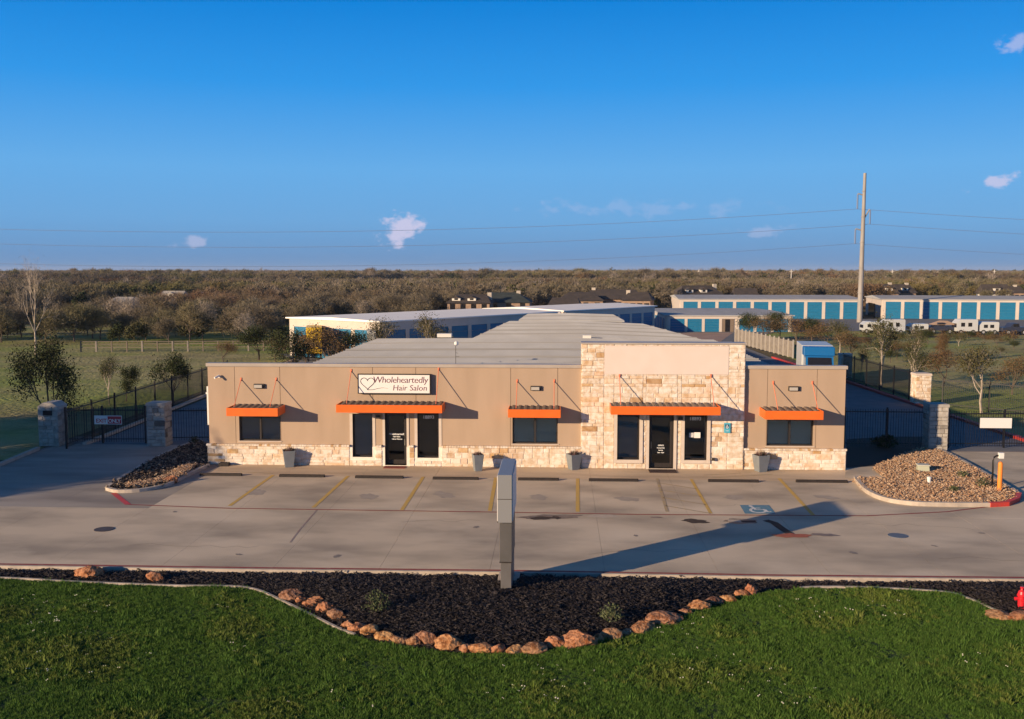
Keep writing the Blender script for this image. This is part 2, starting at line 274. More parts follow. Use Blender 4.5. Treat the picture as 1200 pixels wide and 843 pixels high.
# ------------------------------------------------------------------ mesh builder
class MB:
    def __init__(s): s.v = []; s.f = []; s.smooth = False
    def quad(s, a, b, c, d): n = len(s.v); s.v += [tuple(a), tuple(b), tuple(c), tuple(d)]; s.f.append((n, n+1, n+2, n+3)); return s
    def box(s, x0, x1, y0, y1, z0, z1, taper=None):
        n = len(s.v); t = taper or 0
        s.v += [(x0, y0, z0), (x1, y0, z0), (x1, y1, z0), (x0, y1, z0), (x0+t, y0+t, z1), (x1-t, y0+t, z1), (x1-t, y1-t, z1), (x0+t, y1-t, z1)]
        s.f += [tuple(n + i for i in q) for q in ((0, 3, 2, 1), (4, 5, 6, 7), (0, 1, 5, 4), (1, 2, 6, 5), (2, 3, 7, 6), (3, 0, 4, 7))]; return s
    def prism(s, pts, z0, z1):
        n = len(s.v); k = len(pts)
        ar = sum(pts[i][0]*pts[(i+1) % k][1] - pts[(i+1) % k][0]*pts[i][1] for i in range(k))
        if ar < 0: pts = list(pts)[::-1]
        s.v += [(p[0], p[1], z0) for p in pts] + [(p[0], p[1], z1) for p in pts]
        s.f += [tuple(n + i for i in range(k))[::-1], tuple(n + k + i for i in range(k))]
        s.f += [(n+i, n+(i+1) % k, n+k+(i+1) % k, n+k+i) for i in range(k)]; return s
    def poly(s, pts, z=None):
        n = len(s.v); k = len(pts); ar = sum(pts[i][0]*pts[(i+1) % k][1] - pts[(i+1) % k][0]*pts[i][1] for i in range(k))
        if ar < 0: pts = list(pts)[::-1]
        s.v += [(p[0], p[1], p[2] if z is None else z) for p in pts]; s.f.append(tuple(range(n, n+k))); return s
    def tube(s, pts, r, seg=8, r2=None, cap=True):
        n0 = len(s.v); pts = [Vector(p) for p in pts]; k = len(pts); r2 = r if r2 is None else r2
        for i, p in enumerate(pts):
            d = (pts[min(i+1, k-1)] - pts[max(i-1, 0)]).normalized()
            a = d.orthogonal().normalized() if abs(d.z) > .95 else d.cross(Vector((0, 0, 1))).normalized()
            b = d.cross(a); rr = r + (r2 - r) * i / (k - 1)
            for j in range(seg):
                t = 2*math.pi*j/seg; s.v.append(tuple(p + a*math.cos(t)*rr + b*math.sin(t)*rr))
        for i in range(k-1):
            for j in range(seg):
                a0 = n0+i*seg+j; a1 = n0+i*seg+(j+1) % seg; s.f.append((a0, a1, a1+seg, a0+seg))
        if cap: s.f.append(tuple(n0 + j for j in range(seg))[::-1]); s.f.append(tuple(n0+(k-1)*seg + j for j in range(seg)))
        return s
    def lathe(s, prof, c=(0, 0, 0), seg=16):
        n0 = len(s.v)
        for r, z in prof:
            for j in range(seg):
                t = 2*math.pi*j/seg; s.v.append((c[0]+r*math.cos(t), c[1]+r*math.sin(t), c[2]+z))
        for i in range(len(prof)-1):
            for j in range(seg):
                a0 = n0+i*seg+j; a1 = n0+i*seg+(j+1) % seg; s.f.append((a0, a1, a1+seg, a0+seg))
        s.f.append(tuple(n0+j for j in range(seg))[::-1]); s.f.append(tuple(n0+(len(prof)-1)*seg+j for j in range(seg))); return s
    def strip(s, pts, w, z=None, h=0):
        pts = [Vector((p[0], p[1], 0)) for p in pts]; k = len(pts); L_ = []; R_ = []
        for i, p in enumerate(pts):
            d = (pts[min(i+1, k-1)] - pts[max(i-1, 0)]).normalized(); nn = Vector((-d.y, d.x, 0))
            L_.append(p + nn*w/2); R_.append(p - nn*w/2)
        for i in range(k-1):
            a, b, c, d = R_[i], R_[i+1], L_[i+1], L_[i]
            if h == 0: s.quad((a.x, a.y, z), (b.x, b.y, z), (c.x, c.y, z), (d.x, d.y, z))
            else:
                z0 = z; z1 = z+h; e = .02
                s.quad((a.x, a.y, z1), (b.x, b.y, z1), (c.x, c.y, z1), (d.x, d.y, z1))
                s.quad((a.x, a.y, z0), (b.x, b.y, z0), (b.x, b.y, z1), (a.x, a.y, z1))
                s.quad((c.x, c.y, z0), (d.x, d.y, z0), (d.x, d.y, z1), (c.x, c.y, z1))
        if h:
            for (a, b) in ((L_[0], R_[0]), (R_[-1], L_[-1])):
                s.quad((a.x, a.y, z), (b.x, b.y, z), (b.x, b.y, z+h), (a.x, a.y, z+h))
        return s
    def mesh(s, name, *mats):
        me = bpy.data.meshes.new(name); me.from_pydata(s.v, [], s.f)
        for m in mats: me.materials.append(m)
        if s.smooth: me.polygons.foreach_set('use_smooth', [True]*len(s.f))
        me.update(); return me
    def obj(s, name, m, parent=None, bevel=0): return link(name, s.mesh(name, m), parent, bevel=bevel)
def link(name, me, parent=None, loc=None, bevel=0):
    o = bpy.data.objects.new(name, me); COL.objects.link(o)
    if parent: o.parent = parent
    if loc is not None: o.location = loc
    if bevel:
        b = o.modifiers.new('bevel', 'BEVEL'); b.width = bevel; b.segments = 2; b.limit_method = 'ANGLE'
    return o
def tag(o, label=None, cat=None, group=None, kind=None):
    if label: o['label'] = label
    if cat: o['category'] = cat
    if group: o['group'] = group
    if kind: o['kind'] = kind
    return o
def thing(name, loc, rz=0, label=None, cat=None, group=None):
    o = bpy.data.objects.new(name, None); COL.objects.link(o); o.location = loc; o.rotation_euler = (0, 0, rz); o.empty_display_size = .3
    return tag(o, label, cat, group)
def kids(o): return [c for c in bpy.data.objects if c.parent == o]
def copy_tree(o, parent=None):
    c = o.copy(); COL.objects.link(c); c.parent = parent
    for ch in kids(o): copy_tree(ch, c)
    return c
def text_mesh(s, size, m, extrude=.004, shear=0, align='CENTER', space=1.0, offset=0):
    cu = bpy.data.curves.new('text', 'FONT'); cu.body = s; cu.size = size; cu.extrude = extrude; cu.shear = shear; cu.align_x = align; cu.space_character = space; cu.offset = offset; cu.resolution_u = 3
    o = bpy.data.objects.new('text_tmp', cu); COL.objects.link(o)
    dg = bpy.context.evaluated_depsgraph_get(); me = bpy.data.meshes.new_from_object(o.evaluated_get(dg)); me.materials.clear(); me.materials.append(m)
    bpy.data.objects.remove(o); return me
def front_text(name, s, size, m, parent, x, y, z, **k):         # upright lettering that faces -Y
    o = link(name, text_mesh(s, size, m, **k), parent, (x, y, z)); o.rotation_euler = (math.pi/2, 0, 0); return o
def struct(o): o['kind'] = 'structure'; return o

# ------------------------------------------------------------------ ground, lot, drives
g_ = MB()
NG = 40; ext = 5000
g_.quad((-ext, -ext, -.06), (ext, -ext, -.06), (ext, ext, -.06), (-ext, ext, -.06))
struct(g_.obj('ground', field_far))
struct(MB().poly([XD(-130, 43), XD(-22.3, 43), XD(-20.6, 112), XD(60, 128), XD(60, 160), XD(-130, 150)], -.04).obj('rough_field', field_near))
struct(MB().poly([XD(25.1, 44), XD(140, 44), XD(140, 150), XD(27.5, 116)], -.04).obj('grass_verge', field_near))

near_kerb = [G(-700, 655), G(0, 664), G(300, 668.5), G(585, 671.5), G(900, 677), G(1200, 680), G(1900, 690)]
lot = struct(MB().poly([*near_kerb, XD(60, 44), XD(26, 47.5), XD(25, 49), XD(-22, 49), XD(-22.2, 42), XD(-60, 42)], -.012).obj('parking_lot', joint_dark))
def clipline(x):                                                  # y of the near kerb at world x
    for a, b in zip(near_kerb, near_kerb[1:]):
        if a.x <= x <= b.x: return a.y + (b.y-a.y)*(x-a.x)/(b.x-a.x)
    return -20
fireL = [G(150, 591.5), G(270, 596), G(585, 600.5), G(750, 603.2), G(1015, 604.8), G(1110, 600), G(1186, 590.5)]
fy = G(600, 600.8).y
wallY = -2.3
gap = .0035
xs = [-36, -30, -24, -18, -14.4, -11.2, -8.0, -5.0, -1.9, 1.3, 4.45, 7.5, 10.6, 13.6, 18, 22.5, 30, 38, 46]
for i in range(len(xs)-1):
    x0, x1 = xs[i]+gap, xs[i+1]-gap
    mid = fy - 5.2
    def slab(p, m=concrete): MB().prism(p, -.012, 0.0).obj('slab', m, lot)
    ya, yb = clipline(x0), clipline(x1)
    slab([(x0, ya+.01), (x1, yb+.01), (x1, fy-gap), (x0, fy-gap)])
    if x0 > -14.5 and x1 < 13.7:
        slab([(x0, fy+gap), (x1, fy+gap), (x1, wallY-gap), (x0, wallY-gap)])
        slab([(x0, wallY+gap), (x1, wallY+gap), (x1, .35), (x0, .35)], concrete_apron)
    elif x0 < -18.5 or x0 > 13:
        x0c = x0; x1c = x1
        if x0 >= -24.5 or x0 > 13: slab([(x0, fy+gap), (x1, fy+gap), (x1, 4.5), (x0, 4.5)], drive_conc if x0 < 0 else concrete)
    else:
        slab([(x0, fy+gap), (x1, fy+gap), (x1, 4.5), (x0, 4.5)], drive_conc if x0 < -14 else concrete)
# lanes behind the gates, and the yard between the storage rows
struct(MB().poly([XD(-20.3, 46.3), XD(-14.2, 46.3), XD(-11.5, 72), XD(-13, 86), XD(-24, 100), XD(-19.6, 90)], -.006).obj('left_lane', asphalt))
struct(MB().poly([XD(11.5, 44.9), XD(25, 44.9), XD(25, 94), XD(26, 116), XD(36, 134), XD(110, 150), XD(110, 172), XD(0, 172), XD(0, 130), XD(7, 100), XD(7, 60)], -.006).obj('right_lane', asphalt))
struct(MB().poly([XD(8, 104), XD(21, 104), XD(30, 133), XD(12, 133)], .002).obj('yard_paving', mat('pink_paving', (.40, .27, .20), (.33, .22, .17), .4, .9)))
k = MB(); k.strip([XD(25.1, 94), XD(25.1, 60), XD(25.2, 44)], .30, -.02, .15); struct(k.obj('red_kerb', red_paint))
k = MB(); k.strip([XD(-20.4, 92), XD(-20.5, 46.5)], .18, -.02, .14); struct(k.obj('left_lane_kerb', kerb_m))
k = MB(); k.strip([G(-60, 561), G(0, 546), G(45, 527)], .18, -.02, .15); struct(k.obj('left_drive_kerb', kerb_m))
# painted marks
k = MB(); k.strip(fireL, .10, .006); k.obj('fire_lane_line', red_worn, lot)
k = MB(); k.strip([G(133, 578), G(150, 591.5)], .2, .006); k.obj('fire_lane_line', red_paint, lot)
def stripe(a, b, w=.14, m=yellow_paint): k = MB(); k.strip([a, b], w, .005); k.obj('parking_stripe', m, lot)
for a, b in (((320, 557), (269, 593)), ((408, 558), (367, 595)), ((496, 559), (471, 598)), ((581, 560), (574, 599)), ((677, 561), (677, 600))):
    stripe(G(*a), G(*b))
stripe(G(241, 556.5), G(262, 557), m=yellow_faint)
stripe(G(913, 561), G(953, 604))
stripe(G(770, 561), G(782, 600), .12, yellow_faint); stripe(G(810, 562), G(833, 602), .12)
for t in (.15, .38, .61, .84):
    a = G(770, 561).lerp(G(782, 600), t); b = G(810, 562).lerp(G(833, 602), min(1, t+.16)); stripe(a, b, .09, yellow_faint)
for (a, b) in (((255, 552), (320, 555)), ((825, 557), (880, 554)), ((835, 560), (905, 556))): stripe(G(*a), G(*b), .07, yellow_faint)
q = [G(867, 592.2), G(901, 592.2), G(909, 602.3), G(873, 602.3)]
k = MB(); k.poly(q, .007); sym = k.obj('accessible_symbol', blue_paint, lot)
ux = (q[1]-q[0]); uy = (q[0]-q[3])
def sp(u, v): p = q[3] + (q[2]-q[3])*u + uy*v; return (p.x, p.y, .012)
k = MB()
def arc(c, r, a0, a1, n=14): return [sp(c[0]+r*math.cos(R(a0+(a1-a0)*i/n)), c[1]+r*1.05*math.sin(R(a0+(a1-a0)*i/n))) for i in range(n+1)]
k.strip(arc((.50, .36), .25, 120, 380), .10, .012); k.strip([sp(.36, .78), sp(.43, .45), sp(.68, .45), sp(.80, .18), sp(.90, .22)], .11, .013); k.strip([sp(.40, .62), sp(.62, .62)], .08, .0135)
k.poly(arc((.34, .86), .075, 0, 330, 10), .014); k.obj('wheelchair_figure', white_paint, sym)
# marks on the slab
def blob(name, m, px, py, rx, ry, z, seed=0, rot=0):
    r = random.Random(seed); c = G(px, py); pts = []; ph = [r.random()*6 for _ in range(3)]
    for i in range(28):
        t = 2*math.pi*i/28; f = 1+.16*math.sin(2*t+ph[0])+.12*math.sin(5*t+ph[1])+.08*math.sin(9*t+ph[2])
        x, y = rx*f*math.cos(t), ry*f*math.sin(t); pts.append((c.x+x*math.cos(rot)-y*math.sin(rot), c.y+x*math.sin(rot)+y*math.cos(rot)))
    k = MB(); k.poly(pts, z); return k.obj(name, m, lot)
blob('stain', stain_m, 645, 606, .95, .36, .004, 1, .1); blob('stain', stain_d, 634, 607.5, .40, .20, .006, 2); blob('stain', stain_d, 652, 607, .14, .2, .0062, 9)
blob('stain', patch_m, 706, 605, .45, .28, .004, 3); blob('stain', stain_m, 769, 606.5, .18, .12, .005, 4); blob('stain', stain_d, 815, 611, .45, .26, .005, 5, -.1)
blob('stain', stain_m, 868, 611, .62, .3, .004, 6); blob('stain', orange_stain, 928, 628, .52, .27, .009, 8); blob('stain', stain_m, 966, 627, .4, .18, .004, 11)
k = MB(); k.strip([G(897, 610), G(907, 613), G(915, 619), G(926, 626)], .28, .008); k.obj('stain', stain_d, lot)
k = MB(); k.strip([G(853, 610.5), G(868, 611)], .30, .0075); k.obj('concrete_patch', patch_m, lot)
k = MB(); k.strip([G(869, 611.5), G(886, 611.5)], .24, .0072); k.obj('concrete_patch', stain_d, lot)
k = MB(); k.strip([G(372, 597), G(352, 620), G(340, 636)], .05, .004); k.obj('stain', mat('reddish_joint_stain', (.30, .19, .16), (.35, .30, .27), 4, .9), lot)
for i, (a, b, w) in enumerate((((1062, 612), (1160, 655), 1.1), ((700, 640), (820, 660), 1.3), ((430, 620), (560, 640), 1.5))):
    pass
for (px, py, r_, lab) in ((122, 620.5, .31, 'dark round iron manhole cover in the lot left of the parking stalls'), (1052, 628, .30, 'blue-grey round manhole cover in the lot before the gravel island')):
    c = G(px, py); k = MB(); k.lathe([(r_, 0), (r_, .012), (r_-.02, .016), (r_-.03, .012), (.02, .014)], (0, 0, 0), 28)
    m_ = lidm if px < 500 else mat('bluish_cover', (.10, .13, .18), (.13, .15, .18), 12, .6)
    tag(link('manhole_cover', k.mesh('manhole_cover', m_), None, c), lab, 'manhole cover', 'manhole covers')

oil = mat('oil_drips', (.17, .15, .135), (.27, .235, .20), 9, .7, lo=.3, hi=.6)
for i, (px, py, rx_, ry_) in enumerate(((300, 577, .35, .5), (432, 582, .3, .5), (520, 580, .34, .55), (631, 583, .3, .45), (735, 585, .3, .5), (860, 583, .34, .4), (968, 583, .3, .4), (558, 618, .12, .1), (395, 652, .16, .1), (1000, 648, .14, .1), (745, 628, .1, .07), (1095, 640, .1, .06), (280, 650, .12, .07), (205, 600, .1, .07), (1150, 625, .12, .06))):
    blob('stain', oil if ry_ < .2 else mat('faint_tyre_soot', (.33, .285, .24), (.40, .345, .285), 3, .95, lo=.3, hi=.6), px, py, rx_, ry_, .0035+.0001*i, 40+i, .2*i)
crack = mat('crack', (.11, .09, .08), rough=1.0); rc = random.Random(8)
for (px, py, dx, n_) in ((150, 640, .5, 12), (470, 612, .35, 10), (690, 650, .45, 12), (1010, 615, .4, 12), (1100, 655, .5, 9), (840, 592, .2, 7)):
    p = G(px, py); P_ = [p.copy()]
    for _ in range(n_): p = p+Vector((dx*rc.uniform(.5, 1), rc.uniform(-.22, .22), 0)); P_.append(p.copy())
    k = MB(); k.strip(P_, .012, .0045); k.obj('crack', crack, lot)
# near kerb: concrete with red painted face and the bed of mulch in front of it
k = MB(); k.strip([p + Vector((0, -.10, 0)) for p in near_kerb], .10, -.1, .17); nk = struct(k.obj('near_kerb', kerb_m))
k = MB(); k.strip([p + Vector((0, -.005, 0)) for p in near_kerb], .12, .075); k.obj('kerb_paint', red_worn, nk)
lawn_edge = [(-500, 668), (-200, 674), (0, 679), (85, 683.5), (200, 688), (270, 689), (300, 693), (330, 706), (365, 723), (400, 740), (440, 753), (480, 760), (540, 766), (600, 766), (650, 761), (700, 752), (760, 737), (830, 714), (875, 700), (900, 694.5), (950, 690), (1020, 690.5), (1105, 695.5), (1135, 703), (1160, 714), (1180, 721), (1215, 728), (1300, 736), (1500, 742), (1800, 748)]
LE = [G(*p) for p in lawn_edge]
# smooth it
def catmull(P, n=5):
    out = []
    for i in range(len(P)-1):
        p0 = P[max(i-1, 0)]; p1 = P[i]; p2 = P[i+1]; p3 = P[min(i+2, len(P)-1)]
        for j in range(n):
            t = j/n; out.append(.5*((2*p1)+(-p0+p2)*t+(2*p0-5*p1+4*p2-p3)*t*t+(-p0+3*p1-3*p2+p3)*t**3))
    out.append(P[-1]); return out
LS = catmull(LE)
kerbS = [Vector((p.x, clipline(p.x)-.2, 0)) for p in LS]
def mound(x, y, a, b):                                           # height of the mulch between lawn edge (y=a) and kerb (y=b)
    w = b-a; t = (y-a)/w if w > 0 else 0; return -.03 + .30*min(1, w/3.5)*math.sin(math.pi*max(0, min(1, t)))**1.1*min(1, w/3.5)
k = MB(); rows = 14
for p, q2 in zip(LS, kerbS):
    for j in range(rows+1):
        t = j/rows; y = p.y+(q2.y-p.y)*t; k.v.append((p.x, y, mound(p.x, y, p.y, q2.y)-.03+random.uniform(-.012, .012)))
for i in range(len(LS)-1):
    for j in range(rows):
        a = i*(rows+1)+j; k.f.append((a, a+rows+1, a+rows+2, a+1))
bed = struct(k.obj('mulch_bed', dirt_m))
k = MB(); k.strip([p + Vector((0, .06, 0)) for p in LS if p.x < G(300, 700).x or p.x > G(885, 700).x - 99], .07, -.03, .075)
k = MB(); k.strip([p + Vector((0, .04, 0)) for p in LS if p.x < -4.6], .07, -.03, .08); struct(k.obj('bed_edging', kerb_m))
k = MB(); k.strip([p + Vector((0, .04, 0)) for p in LS if p.x > 6.3], .07, -.03, .08); struct(k.obj('bed_edging', kerb_m))

# lawn sheet
lawn_pts = [(p.x, p.y) for p in LS] + [(60, -41.2+2), (60, -50), (-60, -50), (-60, -41.2+2)]
k = MB(); LY0 = -41.2 + 8
for p in LS:
    for j in range(11):
        t = j/10; k.v.append((p.x, p.y+(LY0-p.y)*t, 0.0 ))
for i in range(len(LS)-1):
    for j in range(10):
        a = i*11+j; k.f.append((a, a+1, a+12, a+11))
lawn = struct(k.obj('lawn', lawn_soil))
k = MB(); k.quad((-60, -55, -.02), (60, -55, -.02), (60, LY0+.1, -.02), (-60, LY0+.1, -.02)); struct(k.obj('lawn_near', mat('lawn_green', (.03, .07, .015), (.05, .09, .02), 2, .95, .5, 30)))

# ------------------------------------------------------------------ geometry-nodes instancing for stuff
def scatter(name, pts, rot, scl, sources, idx, label, cat, smooth=False):
    src = bpy.data.collections.new(name + '_sources')
    for i, me in enumerate(sources):
        o = bpy.data.objects.new('piece_%02d' % i, me); src.objects.link(o)
    me = bpy.data.meshes.new(name); me.vertices.add(len(pts)); me.vertices.foreach_set('co', np.asarray(pts, np.float32).ravel())
    for an, tp, ar in (('rot', 'FLOAT_VECTOR', rot), ('scl', 'FLOAT', scl), ('idx', 'INT', idx)):
        at = me.attributes.new(an, tp, 'POINT'); at.data.foreach_set('vector' if tp == 'FLOAT_VECTOR' else 'value', np.asarray(ar, np.int32 if tp == 'INT' else np.float32).ravel())
    o = bpy.data.objects.new(name, me); COL.objects.link(o)
    ng = bpy.data.node_groups.new(name, 'GeometryNodeTree')
    ng.interface.new_socket('Geometry', in_out='INPUT', socket_type='NodeSocketGeometry'); ng.interface.new_socket('Geometry', in_out='OUTPUT', socket_type='NodeSocketGeometry')
    N = ng.nodes.new; L = ng.links.new; gi = N('NodeGroupInput'); go = N('NodeGroupOutput'); m2p = N('GeometryNodeMeshToPoints'); ip = N('GeometryNodeInstanceOnPoints'); ci = N('GeometryNodeCollectionInfo')
    ci.inputs['Collection'].default_value = src; ci.inputs['Separate Children'].default_value = True; ci.inputs['Reset Children'].default_value = True
    def attr(n, t): a = N('GeometryNodeInputNamedAttribute'); a.data_type = t; a.inputs[0].default_value = n; return a.outputs[0]
    L(gi.outputs[0], m2p.inputs[0]); L(m2p.outputs[0], ip.inputs['Points']); L(ci.outputs[0], ip.inputs['Instance']); ip.inputs['Pick Instance'].default_value = True
    L(attr('idx', 'INT'), ip.inputs['Instance Index']); L(attr('rot', 'FLOAT_VECTOR'), ip.inputs['Rotation']); L(attr('scl', 'FLOAT'), ip.inputs['Scale']); L(ip.outputs[0], go.inputs[0])
    md = o.modifiers.new('instances', 'NODES'); md.node_group = ng
    return tag(o, label, cat, None, 'stuff')

def tuft(n, h, w, spread, m, seed, lean=.5):
    r = random.Random(seed); k = MB()
    for _ in range(n):
        a = r.uniform(0, 2*math.pi); d = r.uniform(0, spread); x, y = d*math.cos(a), d*math.sin(a); b = r.uniform(0, math.pi*2); hh = h*r.uniform(.6, 1.2)
        wx, wy = math.cos(b)*w/2, math.sin(b)*w/2; lx, ly = math.cos(a)*hh*lean*r.random(), math.sin(a)*hh*lean*r.random()
        n0 = len(k.v); k.v += [(x-wx, y-wy, 0), (x+wx, y+wy, 0), (x+wx*.7+lx*.4, y+wy*.7+ly*.4, hh*.6), (x-wx*.7+lx*.4, y-wy*.7+ly*.4, hh*.6), (x+lx, y+ly, hh)]
        k.f += [(n0, n0+1, n0+2, n0+3), (n0+3, n0+2, n0+4)]
    return k.mesh('grass_tuft', m)
# points on the lawn that may be seen
NT = 64000
DD = np.sqrt(rng.uniform(16.0**2, 28.5**2, NT*2)); XX = rng.uniform(-.66, .66, NT*2)*DD
wx = CAM.x + RT.x*XX + FW.x*DD; wy = CAM.y + RT.y*XX + FW.y*DD
lx = np.array([p.x for p in LS]); ly = np.array([p.y for p in LS])
keep = wy < np.interp(wx, lx, ly) - .03
wx, wy = wx[keep][:NT], wy[keep][:NT]; n = len(wx)
def patch(x, y, s, o): return np.sin(x*s+o)*np.cos(y*s*1.3+o*2) + .6*np.sin(x*s*2.3+o*3+y*s*1.1) + .4*np.cos(y*s*3.1-x*s*.7+o)
pt = patch(wx, wy, .55, 1.0); pt2 = patch(wx, wy, 1.4, 4.0)
pt3 = patch(wx, wy, .95, 2.3)
weedy = (.6*pt + .7*pt3 + rng.normal(0, .45, n)) > .95
idx = np.where(weedy, 4 + rng.integers(0, 2, n), rng.integers(0, 4, n)); scl = rng.uniform(.55, 1.15, n) * (1 + .22*pt2) * np.where(rng.random(n) < .03, 1.5, 1)
flw = (pt > .3) & (rng.random(n) < .010); idx = np.where(flw, 6, idx)
rot = np.stack([rng.normal(0, .12, n), rng.normal(0, .12, n), rng.uniform(0, 6.28, n)], 1)
fl = MB()
for i in range(2): x = i*.05; fl.box(x-.008, x+.008, -.008, .008, .078, .09)
scatter('lawn_grass', np.stack([wx, wy, np.full(n, -.01)], 1), rot, scl,
        [tuft(30, .072, .009, .08, grass_m, s, .8) for s in range(4)] + [tuft(20, .07, .022, .08, weed_m, 9, 1.1), tuft(22, .095, .016, .06, weed_m, 10, .8), fl.mesh('flower', flower_m)], idx,
        'dense green mown grass with pale weedy patches', 'grass')
# mulch chips
def chip(seed, m, s=.05):
    r = random.Random(seed); k = MB()
    for _ in range(7):
        M_ = Matrix.Translation((r.uniform(-.1, .1), r.uniform(-.1, .1), r.uniform(0, .045))) @ Matrix.Rotation(r.uniform(0, 6.28), 4, 'Z') @ Matrix.Rotation(r.uniform(-.7, .7), 4, 'X')
        a = r.uniform(.3, 1.1)*s; b = r.uniform(.15, .45)*s; n0 = len(k.v)
        k.v += [tuple(M_ @ Vector(p)) for p in ((-a, -b, 0), (a, -b*.7, .0), (a*.9, b, 0), (-a*.8, b*.8, 0), (0, 0, .012))]
        k.f += [(n0, n0+1, n0+4), (n0+1, n0+2, n0+4), (n0+2, n0+3, n0+4), (n0+3, n0, n0+4)]
    return k.mesh('chips', m)
ky = np.array([p.y for p in kerbS]); NM = 16000
mx_ = rng.uniform(-19, 19, NM*6); my_ = rng.uniform(-24.5, -12, NM*6)
lo_ = np.interp(mx_, lx, ly); hi_ = np.interp(mx_, lx, ky); keep = (my_ > lo_+.05) & (my_ < hi_-.02); mx_, my_, lo_, hi_ = mx_[keep][:NM*3], my_[keep][:NM*3], lo_[keep][:NM*3], hi_[keep][:NM*3]
n = len(mx_); mz = np.array([mound(a, b, c, d)-.02 for a, b, c, d in zip(mx_, my_, lo_, hi_)])
scatter('mulch', np.stack([mx_, my_, mz], 1), np.stack([rng.normal(0, .25, n), rng.normal(0, .25, n), rng.uniform(0, 6.28, n)], 1), rng.uniform(.6, 1.25, n),
        [chip(i, mulch_m) for i in range(6)], rng.integers(0, 6, n), 'black wood mulch chips between the kerb and the lawn', 'mulch')
def inpoly(px_, py_, poly):
    ins = np.zeros(len(px_), bool); j = len(poly)-1
    for i in range(len(poly)):
        xi, yi = poly[i][0], poly[i][1]; xj, yj = poly[j][0], poly[j][1]
        c = ((yi > py_) != (yj > py_)) & (px_ < (xj-xi)*(py_-yi)/(yj-yi+1e-12)+xi); ins ^= c; j = i
    return ins
def pebbles(seed, m, s):
    r = random.Random(seed); k = MB()
    for _ in range(6):
        a = r.uniform(.5, 1.2)*s; b = a*r.uniform(.6, .9); c = a*r.uniform(.35, .6); x, y = r.uniform(-.12, .12), r.uniform(-.12, .12); t = r.random()*3; n0 = len(k.v); cz = c*.5
        for (u, v, w) in ((1, 0, 0), (0, 1, 0), (-1, 0, 0), (0, -1, 0), (0, 0, 1), (0, 0, -1)):
            X_ = u*a; Y_ = v*b; k.v.append((x+X_*math.cos(t)-Y_*math.sin(t), y+X_*math.sin(t)+Y_*math.cos(t), cz+w*c))
        k.f += [tuple(n0+i for i in f) for f in ((0, 1, 4), (1, 2, 4), (2, 3, 4), (3, 0, 4), (1, 0, 5), (2, 1, 5), (3, 2, 5), (0, 3, 5))]
    return k.mesh('pebbles', m)
def fill(name, poly, n, srcs, label, cat, base=0.05, smin=.7, smax=1.4):
    P = np.array([(p[0], p[1]) for p in poly]); a, b = P.min(0), P.max(0); x = rng.uniform(a[0], b[0], n*4); y = rng.uniform(a[1], b[1], n*4)
    kp = inpoly(x, y, P); x, y = x[kp][:n], y[kp][:n]; m_ = len(x)
    return scatter(name, np.stack([x, y, np.full(m_, base)+rng.uniform(0, .03, m_)], 1), np.stack([rng.normal(0, .3, m_), rng.normal(0, .3, m_), rng.uniform(0, 6.28, m_)], 1), rng.uniform(smin, smax, m_), srcs, rng.integers(0, len(srcs), m_), label, cat)
peb = [pebbles(i, gravel_m, .037) for i in range(5)]
# left bed
lb = catmull([G(127, 573), G(165, 549), G(205, 529), G(232, 518)], 4) + [Vector((-15.3, 2.0, 0)), Vector((-15.25, .2, 0))] + catmull([G(243, 547.5), G(222, 556), G(199, 568), G(171, 574.5), G(140, 576.5), G(127, 573)], 4)
struct(MB().prism([(p.x, p.y) for p in lb], -.03, .05).obj('left_bed', dirt_m))
k = MB(); k.strip(catmull([G(244, 547), G(222, 557), G(199, 568.5), G(171, 575.5), G(140, 577.5), G(126, 574.5)], 4), .16, -.02, .14); struct(k.obj('left_bed_kerb', kerb_m))
k = MB(); k.strip(catmull([G(126, 573), G(165, 548), G(205, 528), G(230, 518)], 4), .14, -.02, .13); struct(k.obj('left_bed_kerb', kerb_m))
fill('dark_gravel', lb, 2600, [chip(20+i, mulch_m, .06) for i in range(3)] + [pebbles(30+i, mat('dark_gravel_stone', ((0, (.08, .055, .04)), (.5, (.17, .12, .085)), (.85, (.32, .24, .17)), (1, (.45, .36, .27))), rough=.9, per='island'), .05) for i in range(3)], 'dark gravel and bark covering the bed left of the office', 'gravel')
lb2 = catmull([G(150, 571), G(185, 566), G(205, 556), G(228, 545), G(215, 560), G(190, 569), G(170, 573), G(150, 574)], 2)
fill('tan_gravel', lb2, 1500, peb, 'tan gravel spilled along the kerb of the left bed', 'gravel', .11)
# right gravel island
ri = [G(1030, 547.5), G(1058, 536), G(1083, 527.5), G(1098, 529), G(1130, 545), G(1160, 562), G(1186, 578), G(1190, 583)] + catmull([G(1186, 588), G(1159, 592.5), G(1110, 592.5), G(1068, 591), G(1037, 586), G(1018, 577.5), G(1006, 567), G(1003, 563)], 4) + [G(1020, 563), G(1042, 563), G(1026, 551)]
struct(MB().prism([(p.x, p.y) for p in ri], -.03, .07).obj('gravel_island', soil))
fill('river_gravel', ri, 16000, peb, 'tan and brown river gravel filling the island right of the office', 'gravel', .06, .7, 1.5)
ik = catmull([G(1003, 562), G(1006, 567), G(1017, 578), G(1037, 587), G(1068, 592), G(1110, 593.5), G(1159, 593.8)], 5); k = MB(); k.strip(ik, .17, -.02, .17); ki = struct(k.obj('island_kerb', kerb_m))
k = MB(); k.strip([G(1159, 594), G(1180, 592.8), G(1192, 587.5), G(1194, 582)], .18, -.02, .175); k.obj('red_kerb_end', red_paint, ki)
